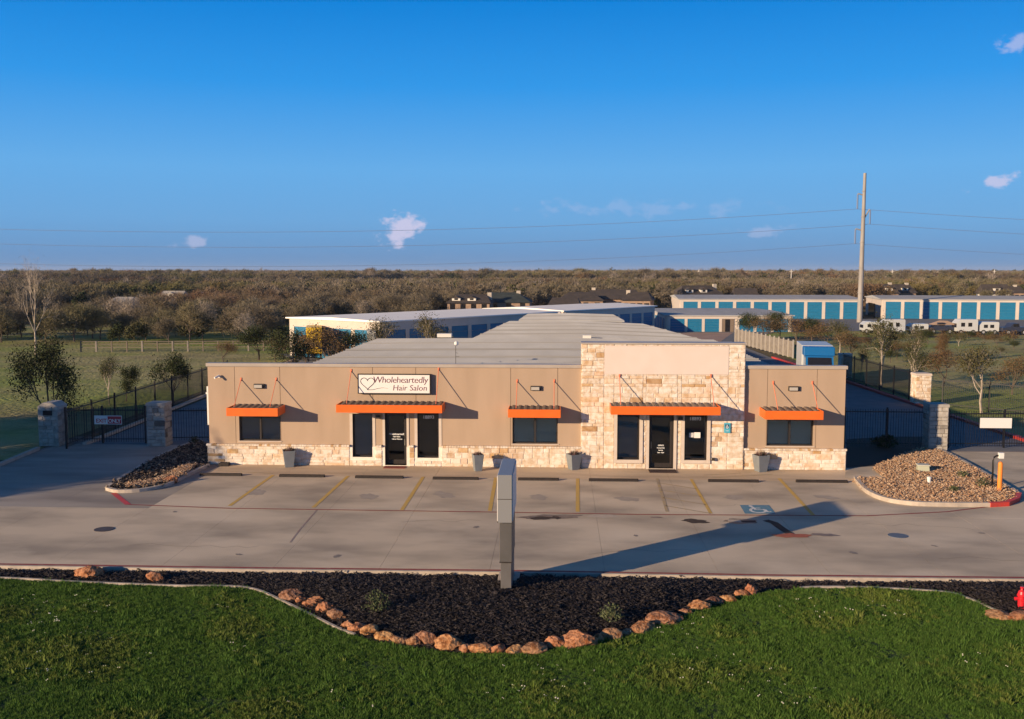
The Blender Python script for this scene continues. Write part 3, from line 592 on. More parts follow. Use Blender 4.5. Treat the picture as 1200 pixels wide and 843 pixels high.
k = MB(); k.strip([G(1194, 582), G(1186, 576), G(1160, 560.5), G(1130, 543.5), G(1098, 527.5), G(1085, 523)], .15, -.02, .15); k.obj('kerb_run', kerb_m, ki)
struct(MB().poly([G(991, 553), G(1003, 548), G(1025, 547), G(1042, 563), G(1006, 562.5), G(990, 561)], .012).obj('corner_pad', concrete))
struct(MB().poly([G(992, 515), G(1040, 512), G(1085, 512), G(1080, 528), G(1026, 546), G(992, 548)], .004).obj('side_bed', soil))

# ------------------------------------------------------------------ boulders
def rock_mesh(seed, sub=2):
    r = random.Random(seed); import bmesh
    bm = bmesh.new(); bmesh.ops.create_icosphere(bm, subdivisions=sub, radius=1)
    ph = [Vector((r.uniform(-1, 1), r.uniform(-1, 1), r.uniform(-1, 1))).normalized() for _ in range(9)]; th = [r.uniform(.55, .9) for _ in ph]
    for v in bm.verts:
        for d, t in zip(ph, th):
            e = v.co.dot(d)
            if e > t: v.co -= d*(e-t)*.85
        v.co *= 1+.10*math.sin(v.co.x*7+seed)*math.sin(v.co.y*6+2*seed)*math.cos(v.co.z*8)+r.uniform(-.055, .055)
        if v.co.z < -.5: v.co.z = -.5
    me = bpy.data.meshes.new('boulder'); bm.to_mesh(me); bm.free(); me.materials.append(boulder_m)
    return me
rocks = [rock_mesh(i, 3) for i in range(7)]
BL = [(340, 698, 22, 14, 'small orange boulder at the left start of the stone row'), (352, 703, 12, 10, None), (367, 706, 22, 13, 'brown weathered boulder second in the stone row'), (381, 713, 20, 14, None), (394, 721, 22, 14, 'orange boulder touching the pale edging'),
      (407, 732, 14, 10, None), (417, 736, 20, 11, None), (432, 738, 17, 14, 'upright pinkish boulder left of the low wide one'), (449, 746, 20, 12, None), (467, 750, 18, 10, None), (484, 751, 15, 11, None), (500, 748, 24, 17, 'large twin-lobed pitted boulder'),
      (526, 753, 27, 18, 'largest rounded boulder at the lowest bend of the bed'), (545, 760, 12, 10, None), (563, 760, 24, 12, 'boulder with red streaks at the lowest bend'), (584, 760, 15, 12, None), (603, 762, 20, 9, None), (625, 760, 26, 12, 'bright orange flat boulder before the sign post'),
      (649, 753, 20, 13, None), (678, 750, 34, 20, 'biggest orange boulder right of the sign post'), (702, 748, 14, 10, None), (717, 744, 20, 14, 'ribbed orange boulder beside the dark shrub'), (734, 742, 16, 8, None), (753, 736, 28, 13, 'flat brown slab-like boulder'),
      (780, 726, 36, 14, 'long boulder with a dark hollow and yellow rim'), (805, 718, 14, 9, None), (820, 710, 22, 13, None), (836, 705, 20, 9, None), (853, 702, 16, 10, None), (869, 696, 14, 10, None), (881, 691, 12, 17, 'upright thin boulder ending the row on the right'),
      (101, 670, 26, 13, 'brown boulder lying alone on the strip of mulch at far left'), (180, 676, 18, 12, 'lone small boulder right of the far left one'), (1176, 722, 26, 9, 'low boulder by the edging at the right border'), (1200, 724, 30, 10, 'last boulder at the right border of the picture')]
names_mid = iter(['small boulder wedged behind the two first orange ones', 'boulder between the brown one and the edging', 'small low boulder under the edging curve', 'low wide boulder left of the upright pinkish one', 'wide boulder right of the upright pinkish one', 'low boulder with a white stone on it', 'small boulder left of the twin-lobed one', 'tiny boulder right of the largest rounded one', 'round boulder between the streaked one and the flat ones', 'flat low boulder left of the bright orange one', 'knobbly boulder left of the biggest one', 'small dark boulder right of the biggest one', 'slanting narrow boulder between ribbed and slab-like ones', 'small boulder right of the long hollow one', 'reddish boulder on the rising part of the row', 'flat boulder on the rising part of the row', 'small boulder below the kerb near the upright one', 'round greyish boulder beside the upright one'])
for i, (px, py, w, h, lab) in enumerate(BL):
    c = G(px, py+h*.45); s = (c-CAM).length and FOC/((c-CAM).dot(FW)); ww = w/s*.70; hh = h/s*.62
    o = link('boulder', rocks[i % 7], None, (c.x, c.y+ww*.40, hh*.42)); o.scale = (ww, ww*random.uniform(.65, .9), hh); o.rotation_euler = (0, 0, random.uniform(-.4, .4) if i % 3 else math.pi+random.uniform(-.4, .4))
    tag(o, lab or next(names_mid), 'boulder', 'boulders edging the mulch bed')
o = link('boulder', rocks[2], None, G(200, 563, .12)); o.scale = (.3, .26, .2); tag(o, 'reddish boulder lying on the dark gravel of the left bed', 'boulder', 'boulders edging the mulch bed')

# small shrubs in beds
def shrub(name, loc, r_, h, n, m, label, cat='shrub', wilt=.02):
    k = MB(); r = random.Random(int(abs(loc[0])*100)); 
    for _ in range(n):
        a = r.uniform(0, 6.28); e = r.uniform(.2, 1.4); L_ = r.uniform(.3, 1)
        p = Vector((math.cos(a)*math.cos(e)*r_*L_, math.sin(a)*math.cos(e)*r_*L_, math.sin(e)*h*L_)); b = Vector((r.uniform(-1, 1), r.uniform(-1, 1), r.uniform(-1, 1))).normalized()*(.02 if r_ < .6 else .05); c = Vector((r.uniform(-1, 1), r.uniform(-1, 1), r.uniform(-1, 1))).normalized()*(.035 if r_ < .6 else .08)
        n0 = len(k.v); k.v += [tuple(p-b), tuple(p+c), tuple(p+b), tuple(p-c)]; k.f.append((n0, n0+1, n0+2, n0+3))
    t = thing(name, loc, 0, label, cat); k.obj('leaves', m, t)
    s_ = MB()
    for _ in range(7):
        a = r.uniform(0, 6.28); s_.tube([(0, 0, 0), (math.cos(a)*r_*.5, math.sin(a)*r_*.5, h*.7)], .012, 4, .004)
    s_.obj('stems', bark, t); return t
shrub('shrub', G(441, 716, .2), .42, .5, 380, shrub_m, 'straggly grey-green shrub in the mulch left of the sign')
shrub('shrub', G(716, 727, .15), .36, .42, 320, shrub_m, 'low dark shrub in the mulch right of the sign')
shrub('shrub', G(1152, 571, .08), .35, .4, 300, shrub_m, 'scrubby plant near the orange bollard on the gravel')
shrub('shrub', G(1118, 576, .08), .3, .22, 260, shrub_m, 'low grey plant in the middle of the gravel island')
shrub('shrub', G(1128, 560, .08), .3, .32, 260, shrub_m, 'dry plant by the kerb behind the utility box')
shrub('shrub', G(228, 519, .05), .3, .35, 260, leaf_olive, 'small green plant at the back of the left bed')
shrub('shrub', G(1037, 524, .02), .8, .6, 420, leaf_dark, 'dark shrub in the shade inside the right fence')

# ------------------------------------------------------------------ the office building
TOPZ = 4.38; LX = F(246, 540)[0]; RX = F(988.5, 540)[0]; TX0 = F(681.5, 480, -.2)[0]; TX1 = F(872.5, 480, -.2)[0]; TZ = F(777, 402, -.2)[1]
CAPZ = .90; TY = -.2
office = thing('office_building', (0, 0, 0), 0, 'tan stucco office with a pale limestone tower, orange awnings and a grey metal roof behind', 'office building')
def cut(x0, x1, z0, z1, holes):                                  # rectangles that fill a wall around its openings
    xs_ = sorted({x0, x1, *[min(max(h[0], x0), x1) for h in holes], *[min(max(h[1], x0), x1) for h in holes]}); out = []
    for a, b in zip(xs_, xs_[1:]):
        if b-a < 1e-4: continue
        m = (a+b)/2; hs = sorted([(h[2], h[3]) for h in holes if h[0] < m < h[1]]); z = z0
        for h0, h1 in hs:
            if h0 > z: out.append((a, b, z, min(h0, z1)))
            z = max(z, h1)
        if z < z1: out.append((a, b, z, z1))
    return out
def op(px0, px1, py0, py1, y=0.0): a = F(px0, py0, y); b = F(px1, py1, y); return (a[0], b[0], b[1], a[1])
W1 = op(280, 329, 488, 517); W2 = op(413, 437, 485, 535.5); D1 = op(451, 477, 484, 546); W3 = op(489, 514.5, 484, 536.5); W4 = op(600.5, 653.5, 489, 520.5); W5 = op(899, 953, 492, 523)
D1 = (D1[0], D1[1], .03, D1[3]); 
C1 = op(723.5, 749, 486, 539, TY); D2 = op(761, 789, 486, 548, TY); D2 = (D2[0], D2[1], .03, D2[3]); C2 = op(802.5, 828, 486, 539.5, TY)
mainholes = [W1, W2, D1, W3, W4, W5]
jo = [LX] + [F(p, 470)[0] for p in (275.5, 328.5, 437, 487.5, 598.5, 653.5)] + [TX0, TX1] + [F(p, 470)[0] for p in (899, 957)] + [RX]
for i in range(len(jo)-1):
    if abs(jo[i]-TX0) < 1e-6: continue
    k = MB()
    for (a, b, c, d) in cut(jo[i]+.009, jo[i+1]-.009, CAPZ, TOPZ-.14, mainholes): k.box(a, b, 0, .06, c, d)
    k.obj('stucco_panel', stucco, office)
k = MB()
for (a, b, c, d) in cut(LX+.01, TX0, 0, TOPZ-.02, mainholes) + cut(TX1, RX-.01, 0, TOPZ-.02, mainholes): k.box(a, b, .045, .28, c, d)
k.box(LX+.012, LX+.2, .28, 4.6, 0, 3.85); k.box(RX-.2, RX-.012, .28, 4.6, 0, 3.85); k.box(LX+.2, RX-.2, 4.4, 4.6, 0, 3.85)
k.obj('wall', stucco, office)
for (a, b) in ((LX-.05, TX0), (TX1, RX+.05)):
    k = MB(); k.box(a, b, -.05, .34, TOPZ-.14, TOPZ); k.obj('parapet_coping', coping, office)
for (a, b) in ((LX-.05, LX+.25), (RX-.25, RX+.05)): MB().box(a, b, .34, 4.62, 3.80, 3.93).obj('parapet_coping', coping, office)
# inside
k = MB(); k.box(LX+.3, RX-.3, 3.2, 3.3, 0, 3.2); k.quad((LX+.3, .3, .02), (RX-.3, .3, .02), (RX-.3, 3.2, .02), (LX+.3, 3.2, .02)); k.box(LX+.3, RX-.3, .3, 3.2, 3.2, 3.3); k.obj('interior_room', interior, office)
# rear roof
def gable_roof(name, par, x0f, x1f, y0, x0b, x1b, y1, zl, zr, zridge, m, rid=.5, th=.12, ribs=True):
    k = MB(); xm0 = x0f+(x1f-x0f)*rid; xm1 = x0b+(x1b-x0b)*rid
    k.quad((x0f, y0, zl), (xm0, y0, zridge), (xm1, y1, zridge), (x0b, y1, zl)); k.quad((xm0, y0, zridge), (x1f, y0, zr), (x1b, y1, zr), (xm1, y1, zridge))
    k.quad((x0f, y0, zl-th), (x0f, y0, zl), (x0b, y1, zl), (x0b, y1, zl-th)); k.quad((x1f, y0, zr), (x1f, y0, zr-th), (x1b, y1, zr-th), (x1b, y1, zr))
    for (xa, xb, xm, y) in ((x0f, x1f, xm0, y0), (x0b, x1b, xm1, y1)):
        n = len(k.v); k.v += [(xa, y, zl-th), (xm, y, zridge-th), (xb, y, zr-th), (xb, y, zr), (xm, y, zridge), (xa, y, zl)]; k.f += [(n, n+1, n+4, n+5), (n+1, n+2, n+3, n+4)]
    if ribs:
        nn = int((y1-y0)/.61)
        for i in range(nn):
            t = (i+.5)/nn; y = y0+(y1-y0)*t
            for (xa, xb, za, zb) in ((x0f+(x0b-x0f)*t, xm0+(xm1-xm0)*t, zl, zridge), (xm0+(xm1-xm0)*t, x1f+(x1b-x1f)*t, zridge, zr)):
                n = len(k.v); w = .035; h = .035
                k.v += [(xa, y-w, za+.002), (xb, y-w, zb+.002), (xb, y, zb+h), (xa, y, za+h), (xa, y+w, za+.002), (xb, y+w, zb+.002)]; k.f += [(n, n+1, n+2, n+3), (n+3, n+2, n+5, n+4)]
    rf = k.obj(name, m, par); q_ = MB()
    if ribs:
        nn = max(2, int((y1-y0)/4.4))
        for i in range(1, nn):
            t = i/nn; y = y0+(y1-y0)*t; q_ = MB()
            for (xa, xb, za, zb) in ((x0f+(x0b-x0f)*t, xm0+(xm1-xm0)*t, zl, zridge), (xm0+(xm1-xm0)*t, x1f+(x1b-x1f)*t, zridge, zr)):
                q_.quad((xa, y-.07, za+.01), (xb, y-.07, zb+.01), (xb, y-.03, zb+.085), (xa, y-.03, za+.085)); q_.quad((xa, y-.03, za+.085), (xb, y-.03, zb+.085), (xb, y+.05, zb+.01), (xa, y+.05, za+.01))
            q_.obj('lap_seam', mat('roof_lap_seam', (.27, .265, .26), rough=.8, spec=.05), rf)
    return rf
gable_roof('roof', office, -11.1, 9.3, .36, -11.1, 9.3, 18.3, 4.18, 4.18, 4.26, roofm)
k = MB(); k.box(-10.6, 9.2, 4.7, 18.2, 0, 4.0); k.obj('rear_wall', cream, office)
k = MB(); k.box(LX+.26, RX-.26, .3, 4.45, 3.78, 3.84); k.obj('flat_roof', roofm, office)
# tower
k = MB()
for (a, b, c, d) in cut(TX0+.04, TX1-.04, 0, TZ-.06, [C1, D2, C2]): k.box(a, b, TY+.05, .6, c, d)
tower = k.obj('tower', mortar, office)
SP = op(708.5, 854, 405.5, 439.5, TY)
MB().box(SP[0], SP[1], TY+.01, TY+.049, SP[2], SP[3]).obj('blank_sign_panel', stucco_light, tower, bevel=.01)
MB().box(TX0-.03, TX1+.03, TY-.03, .66, TZ-.06, TZ).obj('tower_coping', coping, tower)
# stones
def stone_unit(seed):
    r = random.Random(seed); k = MB(); j = lambda a: a+r.uniform(-.015, .015)
    b = .10
    k.v += [(-.5, 0, -.5), (.5, 0, -.5), (.5, 0, .5), (-.5, 0, .5)]                      # back ring
    k.v += [(j(-.49), -.75, j(-.48)), (j(.49), -.75, j(-.48)), (j(.49), -.75, j(.48)), (j(-.49), -.75, j(.48))]
    k.v += [(j(-.43), j(-1), j(-.38)), (j(.43), j(-1.05), j(-.38)), (j(.43), j(-1), j(.38)), (j(-.43), j(-.95), j(.38))]
    for q_ in ((0, 1, 5, 4), (1, 2, 6, 5), (2, 3, 7, 6), (3, 0, 4, 7), (4, 5, 9, 8), (5, 6, 10, 9), (6, 7, 11, 10), (7, 4, 8, 11), (8, 9, 10, 11)): k.f.append(q_)
    return k
units = [stone_unit(i) for i in range(5)]
umesh = [u.mesh('stone', stone_o) for u in units]; gmesh = [u.mesh('stone', stone_g) for u in units]
def lay_stones(x0, x1, z0, z1, holes, r, lmin=.22, lmax=.75, hs=(.12, .17, .22, .28)):
    out = []; z = z0
    while z < z1-.02:
        h = r.choice(hs); h = min(h, z1-z)
        if z1-(z+h) < .1: h = z1-z
        for (a, b, c, d) in [(a, b, c, d) for (a, b, c, d) in cut(x0, x1, z, z+h, holes)]:
            if d-c < h*.98 and d-c < .04: continue
            x = a
            while x < b-.02:
                w = min(r.uniform(lmin, lmax)*(1.25 if h < .15 else 1), b-x)
                if b-(x+w) < .14: w = b-x
                out.append((x, x+w, c, d)); x += w
        z += h
    return out
r_ = random.Random(5)
fr = .14                                                          # plain surround kept free round the openings
hol_t = [(h[0]-fr, h[1]+fr, h[2]-fr if h[2] > .2 else 0, h[3]+.02) for h in (C1, D2, C2)] + [(SP[0]-.0, SP[1]+.0, SP[2], SP[3])]
st = [(s, TY+.052, tower) for s in lay_stones(TX0, TX1, 0, TZ-.065, hol_t, r_)]
hol_w = [(h[0]-.12, h[1]+.12, h[2]-.12 if h[2] > .2 else 0, h[3]) for h in (W2, D1, W3)]; bases = []
for (a0, b0, hh) in ((LX-.05, (D1[0]+D1[1])/2, mainholes), ((D1[0]+D1[1])/2, TX0-.01, mainholes), (TX1+.01, RX+.06, mainholes)):
    k = MB()
    for (a, b, c, d) in cut(a0, b0, 0, CAPZ-.07, hh): k.box(a, b, -.09, .04, c, d)
    wb = k.obj('stone_base', mortar, office); bases.append(wb)
    st += [(s, -.085, wb) for s in lay_stones(a0-.01 if a0 < -10 or a0 > 5 else a0, b0+.01 if b0 > 5 else b0, 0, CAPZ-.075, hol_w, r_, hs=(.12, .16, .2, .24))]
wains = bases[0]
st.sort(key=lambda s: -(s[0][1]-s[0][0])*(s[0][3]-s[0][2]))
for i, (s, y, par) in enumerate(st[:300]):
    o = link('stone', umesh[i % 5], par, ((s[0]+s[1])/2, y, (s[2]+s[3])/2)); d = random.uniform(.024, .04); o.scale = (s[1]-s[0]-.009, d, s[3]-s[2]-.009)
for par in (tower, *bases):
    k = MB()
    for i, (s, y, p_) in enumerate(st[300:]):
        if p_ is not par: continue
        u = units[i % 5]; n0 = len(k.v); cx, cz, sx, sz = (s[0]+s[1])/2, (s[2]+s[3])/2, s[1]-s[0]-.009, s[3]-s[2]-.009; d = random.uniform(.024, .04)
        k.v += [(cx+a*sx, y+b*d, cz+c*sz) for a, b, c in u.v]; k.f += [tuple(n0+i_ for i_ in f) for f in u.f]
    if not k.v: continue
    tag(k.obj('small_stones', stone_i, par), kind='stuff')
# tower sides
for sx, xx in ((-1, TX0), (1, TX1)):
    k = MB()
    for s in lay_stones(TY+.06, .6, CAPZ if False else 0, TZ-.065, [], r_, .25, .5):
        k.box(*( (xx-.02, xx+.045) if sx < 0 else (xx-.045, xx+.02)), s[0]+.006, s[1]-.006, s[2]+.007, s[3]-.007)
    tag(k.obj('side_stones', stone_i, tower), kind='stuff')
for xx, sx in ((LX, -1), (RX, 1)):
    k = MB()
    for s in lay_stones(-.04, 4.5, 0, CAPZ-.075, [], r_, .25, .6, (.16, .2, .24)): k.box(*((xx-.07, xx+.01) if sx < 0 else (xx-.01, xx+.07)), s[0]+.006, s[1]-.006, s[2]+.007, s[3]-.007)
    tag(k.obj('side_stones', stone_i, office), kind='stuff')
# rowlock cap: individual bricks
def cap_row(a, b, holes, par):
    k = MB(); x = a
    while x < b:
        w = min(.115, b-x)
        if not any(h[0]-.12 < x+w/2 < h[1]+.12 for h in holes): k.box(x+.005, x+w-.005, -.185, -.0, CAPZ-.072, CAPZ+.005)
        x += w
    tag(k.obj('cap_bricks', stone_i, par), kind='stuff')
cap_row(LX-.08, TX0-.01, [W2, D1, W3], wains); cap_row(TX1+.01, RX+.09, [], wains)

# ------------------------------------------------------------------ windows and doors
def frame_window(name, o_, y, par, mull=True, blind_m=None, depth=.12, surround=None):
    x0, x1, z0, z1 = o_; k = MB(); t = .05; yy = y+depth
    for b_ in ((x0, x0+t, z0, z1), (x1-t, x1, z0, z1), (x0+t, x1-t, z0, z0+t), (x0+t, x1-t, z1-t, z1)): k.box(b_[0], b_[1], yy, yy+.06, b_[2], b_[3])
    if mull: k.box((x0+x1)/2-.035, (x0+x1)/2+.035, yy-.006, yy+.05, z0+t, z1-t)
    w = k.obj(name, bronze, par)
    xm = (x0+x1)/2
    for (a, b) in (((x0+t, xm-.035), (xm+.035, x1-t)) if mull else ((x0+t, x1-t),)):
        MB().box(a, b, yy+.022, yy+.03, z0+t, z1-t).obj('pane', glass, w)
        if blind_m:
            kb = MB(); z = z0+t+.01
            while z < z1-t: kb.quad((a, yy+.10, z), (b, yy+.10, z), (b, yy+.125, z+.03), (a, yy+.125, z+.03)); z += .034
            tag(kb.obj('blind_slats', blind_m, w), kind='stuff')
    if surround:
        k = MB(); s = surround; c, d = y-.0, yy+.0
        k.box(x0-s, x0-.0, y-.02 if y == 0 else y-.03, yy, z0, z1); k.box(x1, x1+s, y-.02 if y == 0 else y-.03, yy, z0, z1)
        if z0 > .2: k.box(x0-s, x1+s, y-.045, yy, z0-s, z0)
        k.obj('surround', trim, w)
    return w
frame_window('window', W1, 0, office, True, blindd)
frame_window('window', W2, -.0, office, False, blindd, .14, .12)
frame_window('window', W3, -.0, office, False, None, .14, .12)
frame_window('window', W4, 0, office, True, blind)
frame_window('window', W5, 0, office, True, blind)
frame_window('window', C1, TY, tower, False, blindd, .2, .14)
w2 = frame_window('window', C2, TY, tower, False, None, .2, .14)
for o_ in (W1, W4, W5):
    MB().box(o_[0]-.05, o_[1]+.05, -.035, .10, o_[2]-.035, o_[2]-.002).obj('sill', trim, office)
def door(o_, y, par, sr, hside, lines, tz):
    x0, x1, z0, z1 = o_; yy = y+.16; k = MB(); t = .05
    k.box(x0, x0+t, yy, yy+.08, z0, z1); k.box(x1-t, x1, yy, yy+.08, z0, z1); k.box(x0+t, x1-t, yy, yy+.08, z1-t, z1)
    k.box(x0+t+.008, x0+t+.088, yy+.015, yy+.06, z0+.01, z1-t-.01); k.box(x1-t-.088, x1-t-.008, yy+.015, yy+.06, z0+.01, z1-t-.01)
    k.box(x0+t+.088, x1-t-.088, yy+.015, yy+.06, z0+.01, z0+.2); k.box(x0+t+.088, x1-t-.088, yy+.015, yy+.06, z1-t-.10, z1-t-.01)
    d = k.obj('door', bronze, par)
    MB().box(x0+t+.088, x1-t-.088, yy+.035, yy+.042, z0+.2, z1-t-.10).obj('glass_panel', glass, d)
    hx = x1-t-.05 if hside > 0 else x0+t+.05
    k = MB(); k.tube([(hx, yy+.01, .85), (hx, yy-.05, .87), (hx, yy-.05, 1.13), (hx, yy+.01, 1.15)], .012, 8); k.obj('handle', mat('steel_handle', (.5, .5, .48), rough=.3, metal=1), d)
    MB().box(x0-.03, x1+.03, y-.05, yy+.1, 0.0, .03).obj('threshold', kerb_m, d)
    for i, (s, sz) in enumerate(lines): front_text('lettering', s, sz, letter_w, d, (x0+x1)/2, yy+.03, tz-i*.10, extrude=.001, offset=.002)
    k = MB(); s = sr; k.box(x0-s, x0, y-.03, yy, .0, z1); k.box(x1, x1+s, y-.03, yy, .0, z1); k.obj('surround', trim, d)
    return d
door(D1, 0, office, .1, 1, (('Wholeheartedly', .11), ('Hair Salon', .075), ('Walk-Ins Welcome', .06)), 1.30)
door(D2, TY, tower, .12, -1, (('OFFICE', .075), ('Monday-Friday', .055), ('Saturday', .055), ('9am - 6pm', .065)), .95)
for (o_, y, par) in ((W3, 0, office), (C2, TY, tower)):
    front_text('unit_number', '18893', .2, letter_w, par, (o_[0]+o_[1])/2, y+(.145 if y == 0 else .205), o_[3]-.27, extrude=.002, offset=.003)
k = MB(); x0 = C2[0]+.22; k.box(x0, x0+.2, TY+.212, TY+.216, 1.32, 1.52); k.obj('poster', mat('poster_dark', (.35, .35, .33), (.7, .7, .7), 25, .7), tower)
k = MB(); k.box(x0+.21, x0+.47, TY+.212, TY+.216, 1.30, 1.54); k.obj('poster', signwhite, tower)
mt = MB().box(F(452, 548)[0], F(477, 548)[0], -.62, -.15, .0, .02); tag(mt.obj('door_mat', red_mat, bevel=.004), 'red-brown door mat before the salon door', 'door mat')
mt = MB().box(F(760, 548, -.5)[0], F(792, 548, -.5)[0], -1.0, -.35, .0, .025); tag(mt.obj('door_mat', dark_mat, bevel=.004), 'dark door mat before the limestone tower door', 'door mat')
# awnings: ribbed deck, orange fascia on three sides, two hanging rods
AP = 1.15
def awning(pxl, pxr, pyt, pyb, yw, rods, name='awning'):
    (xl, zt), (xr, zb) = F(pxl, pyt, yw-AP), F(pxr, pyb, yw-AP); yf = yw-AP
    k = MB(); n = max(3, round((xr-xl-.1)/.27)); p = (xr-xl-.1)/n; zb_ = zt-.02; zf = zt-.085
    for i in range(n):                                             # trapezoidal ribs falling to the front
        a = xl+.05+i*p; prof = ((0, 0), (.28, 0), (.36, .05), (.70, .05), (.82, 0), (1, 0))
        for (u0, h0), (u1, h1) in zip(prof, prof[1:]):
            k.quad((a+u0*p, yf+.04, zf+h0), (a+u1*p, yf+.04, zf+h1), (a+u1*p, yw-.01, zb_+h1), (a+u0*p, yw-.01, zb_+h0))
    par = office if yw == 0 else tower
    aw = k.obj(name, deckm, par)
    k = MB(); k.box(xl, xr, yf, yf+.035, zb, zt); k.box(xl, xl+.035, yf+.035, yw-.005, zb, zt); k.box(xr-.035, xr, yf+.035, yw-.005, zb, zt)
    k.box(xl+.035, xr-.035, yw-.06, yw-.005, zb+.02, zb_-.01); k.obj('fascia', orange, aw, bevel=.006)
    MB().box(xl+.036, xr-.036, yf+.036, yw-.06, zb+.03, zb+.05).obj('soffit', bronze, aw)
    for (tp, bp) in rods:
        tx, tz = F(*tp, yw); bx = F(*bp, yf+.3)[0]
        k = MB(); k.tube([(tx, yw-.005, tz), (tx, yf+.14, zt+.03)], .016, 6); k.box(tx-.03, tx+.03, yw-.03, yw-.002, tz-.07, tz+.07); k.obj('rod', rod_m, aw)
    return aw
awning(265, 325.5, 478.3, 488.3, 0, [((282.5, 444.5), (277, 476)), ((323.7, 444.5), (319, 476))])
awning(393.6, 518, 474.5, 484.5, 0, [((411.5, 434.5), (405.5, 472)), ((514, 432.5), (510.5, 472))])
awning(595.2, 657, 480, 490, 0, [((606, 446.5), (606, 477)), ((649.5, 446.5), (649, 477))])
awning(716, 844.5, 476.3, 487, TY, [((726, 440.5), (725.5, 475)), ((833, 440.5), (834, 475))])
awning(896.8, 965, 481.6, 492.3, 0, [((906, 448.5), (908, 479)), ((952, 448.5), (955, 480))])

# wall lights (three) and one under the tower awning, camera, plates
def wall_light(x, z, lab):
    t = thing('wall_light', (x, 0, z), 0, lab, 'wall light', 'wall lights on the stucco')
    MB().box(-.23, .23, -.09, 0, -.10, .10).obj('housing', bronze, t, bevel=.015); MB().box(-.19, .15, -.15, -.091, -.075, .06).obj('lens', mat('light_lens', (.45, .42, .38), rough=.3), t, bevel=.01)
for (px, py, lab) in ((304, 452.5, 'bronze wall light above the leftmost awning'), (628, 455, 'bronze wall light above the awning left of the tower'), (930, 455.5, 'bronze wall light above the rightmost awning')):
    x, z = F(px, py); wall_light(x, z, lab)
t = thing('security_camera', (*[F(257, 441.5)[0]], 0, F(257, 441.5)[1]), 0, 'small white security camera high on the left end of the facade', 'security camera')
k = MB(); k.box(-.05, .05, -.04, 0, -.05, .05); k.tube([(0, -.04, 0), (-.03, -.15, .02)], .015, 6); k.obj('bracket', white, t); k = MB(); k.tube([(-.10, -.30, -.03), (.02, -.08, .05)], .045, 10); k.obj('housing', white, t); 
x, z = F(852, 501.5, TY); t = thing('accessible_parking_sign', (x, TY-.045, z), 0, 'blue accessible-parking plate on the limestone right of the tower door', 'sign')
MB().box(-.13, .13, 0, .012, -.21, .21).obj('plate', bluesign, t); MB().box(-.085, .085, -.004, -.001, -.02, .15).obj('dark_field', mat('dark_blue_print', (.02, .08, .16), rough=.5), t)
k = MB(); k.box(-.02, .01, -.008, -.005, .09, .13); k.box(-.02, 0, -.008, -.005, .03, .085); k.box(.001, .05, -.008, -.005, .03, .045)
for i in range(10):
    a = R(150+i*24); b = R(150+(i+1)*24); k.quad(*[(.0+rr*math.cos(q_), -.007, .035+rr*math.sin(q_)) for rr, q_ in ((.055, a), (.055, b), (.04, b), (.04, a))])
k.obj('wheelchair_mark', letter_w, t); front_text('lettering', 'VAN', .06, letter_w, t, 0, -.003, -.14, extrude=.001)
x, z = F(835.5, 538, TY); t = MB().box(-.06, .06, -.11, -.03, -.06, .06); o = link('wall_tap_box', t.mesh('wall_tap_box', bronze), None, (x, TY, z)); tag(o, 'small dark tap box low on the limestone by the right tower window', 'tap box')
for (px, py, y, lab, dx) in ((443.5, 488.5, 0, 'small dark downlight between the salon window and salon door', 0), (797, 490, TY, 'small dark downlight between the tower door and its right window', 0)):
    x, z = F(px, py, y); k = MB(); k.box(-.09, .09, -.14, -.005, -.06, .07); tag(link('downlight', k.mesh('downlight', bronze), None, (x, y-.06, z)), lab, 'downlight', 'downlights by the doors')
# salon sign
(sx0, sz1), (sx1, sz0) = F(419, 438.3, -.16), F(504.5, 462, -.16); sw = sx1-sx0; sh = sz1-sz0
ss = thing('salon_sign', (sx0, 0, sz0), 0, 'white box sign reading Wholeheartedly Hair Salon above the salon awning', 'sign')
k = MB(); fr_ = .035
k.box(0, sw, -.18, -.0, 0, fr_); k.box(0, sw, -.18, 0, sh-fr_, sh); k.box(0, fr_, -.18, 0, fr_, sh-fr_); k.box(sw-fr_, sw, -.18, 0, fr_, sh-fr_); k.box(fr_, sw-fr_, -.12, 0, fr_, sh-fr_); k.obj('frame', bronze, ss)
MB().box(fr_, sw-fr_, -.165, -.12, fr_, sh-fr_).obj('face', signwhite, ss)
front_text('lettering', 'Wholeheartedly', .385, purple, ss, sw*.585, -.172, sh*.56, extrude=.004, shear=.12, space=.93, offset=-.004)
front_text('lettering', 'Hair Salon', .35, purple, ss, sw*.715, -.172, sh*.17, extrude=.004, shear=.12, space=1.0, offset=-.004)
hp = []
for i in range(41):
    t_ = -math.pi+2*math.pi*i/40+.0; hx = 16*math.sin(t_)**3; hz = 13*math.cos(t_)-5*math.cos(2*t_)-2*math.cos(3*t_)-math.cos(4*t_); hp.append((sw*.135+hx*.0185, -.17, sh*.55+hz*.0175))
k = MB(); k.tube(hp, .013, 5)
k.tube([(sw*.135, -.17, sh*.55-17*.0175), (sw*.2, -.17, sh*.20), (sw*.28, -.17, sh*.27), (sw*.35, -.17, sh*.31), (sw*.42, -.17, sh*.27)], .012, 5, .004); k.obj('heart_logo', logo_dark, ss)

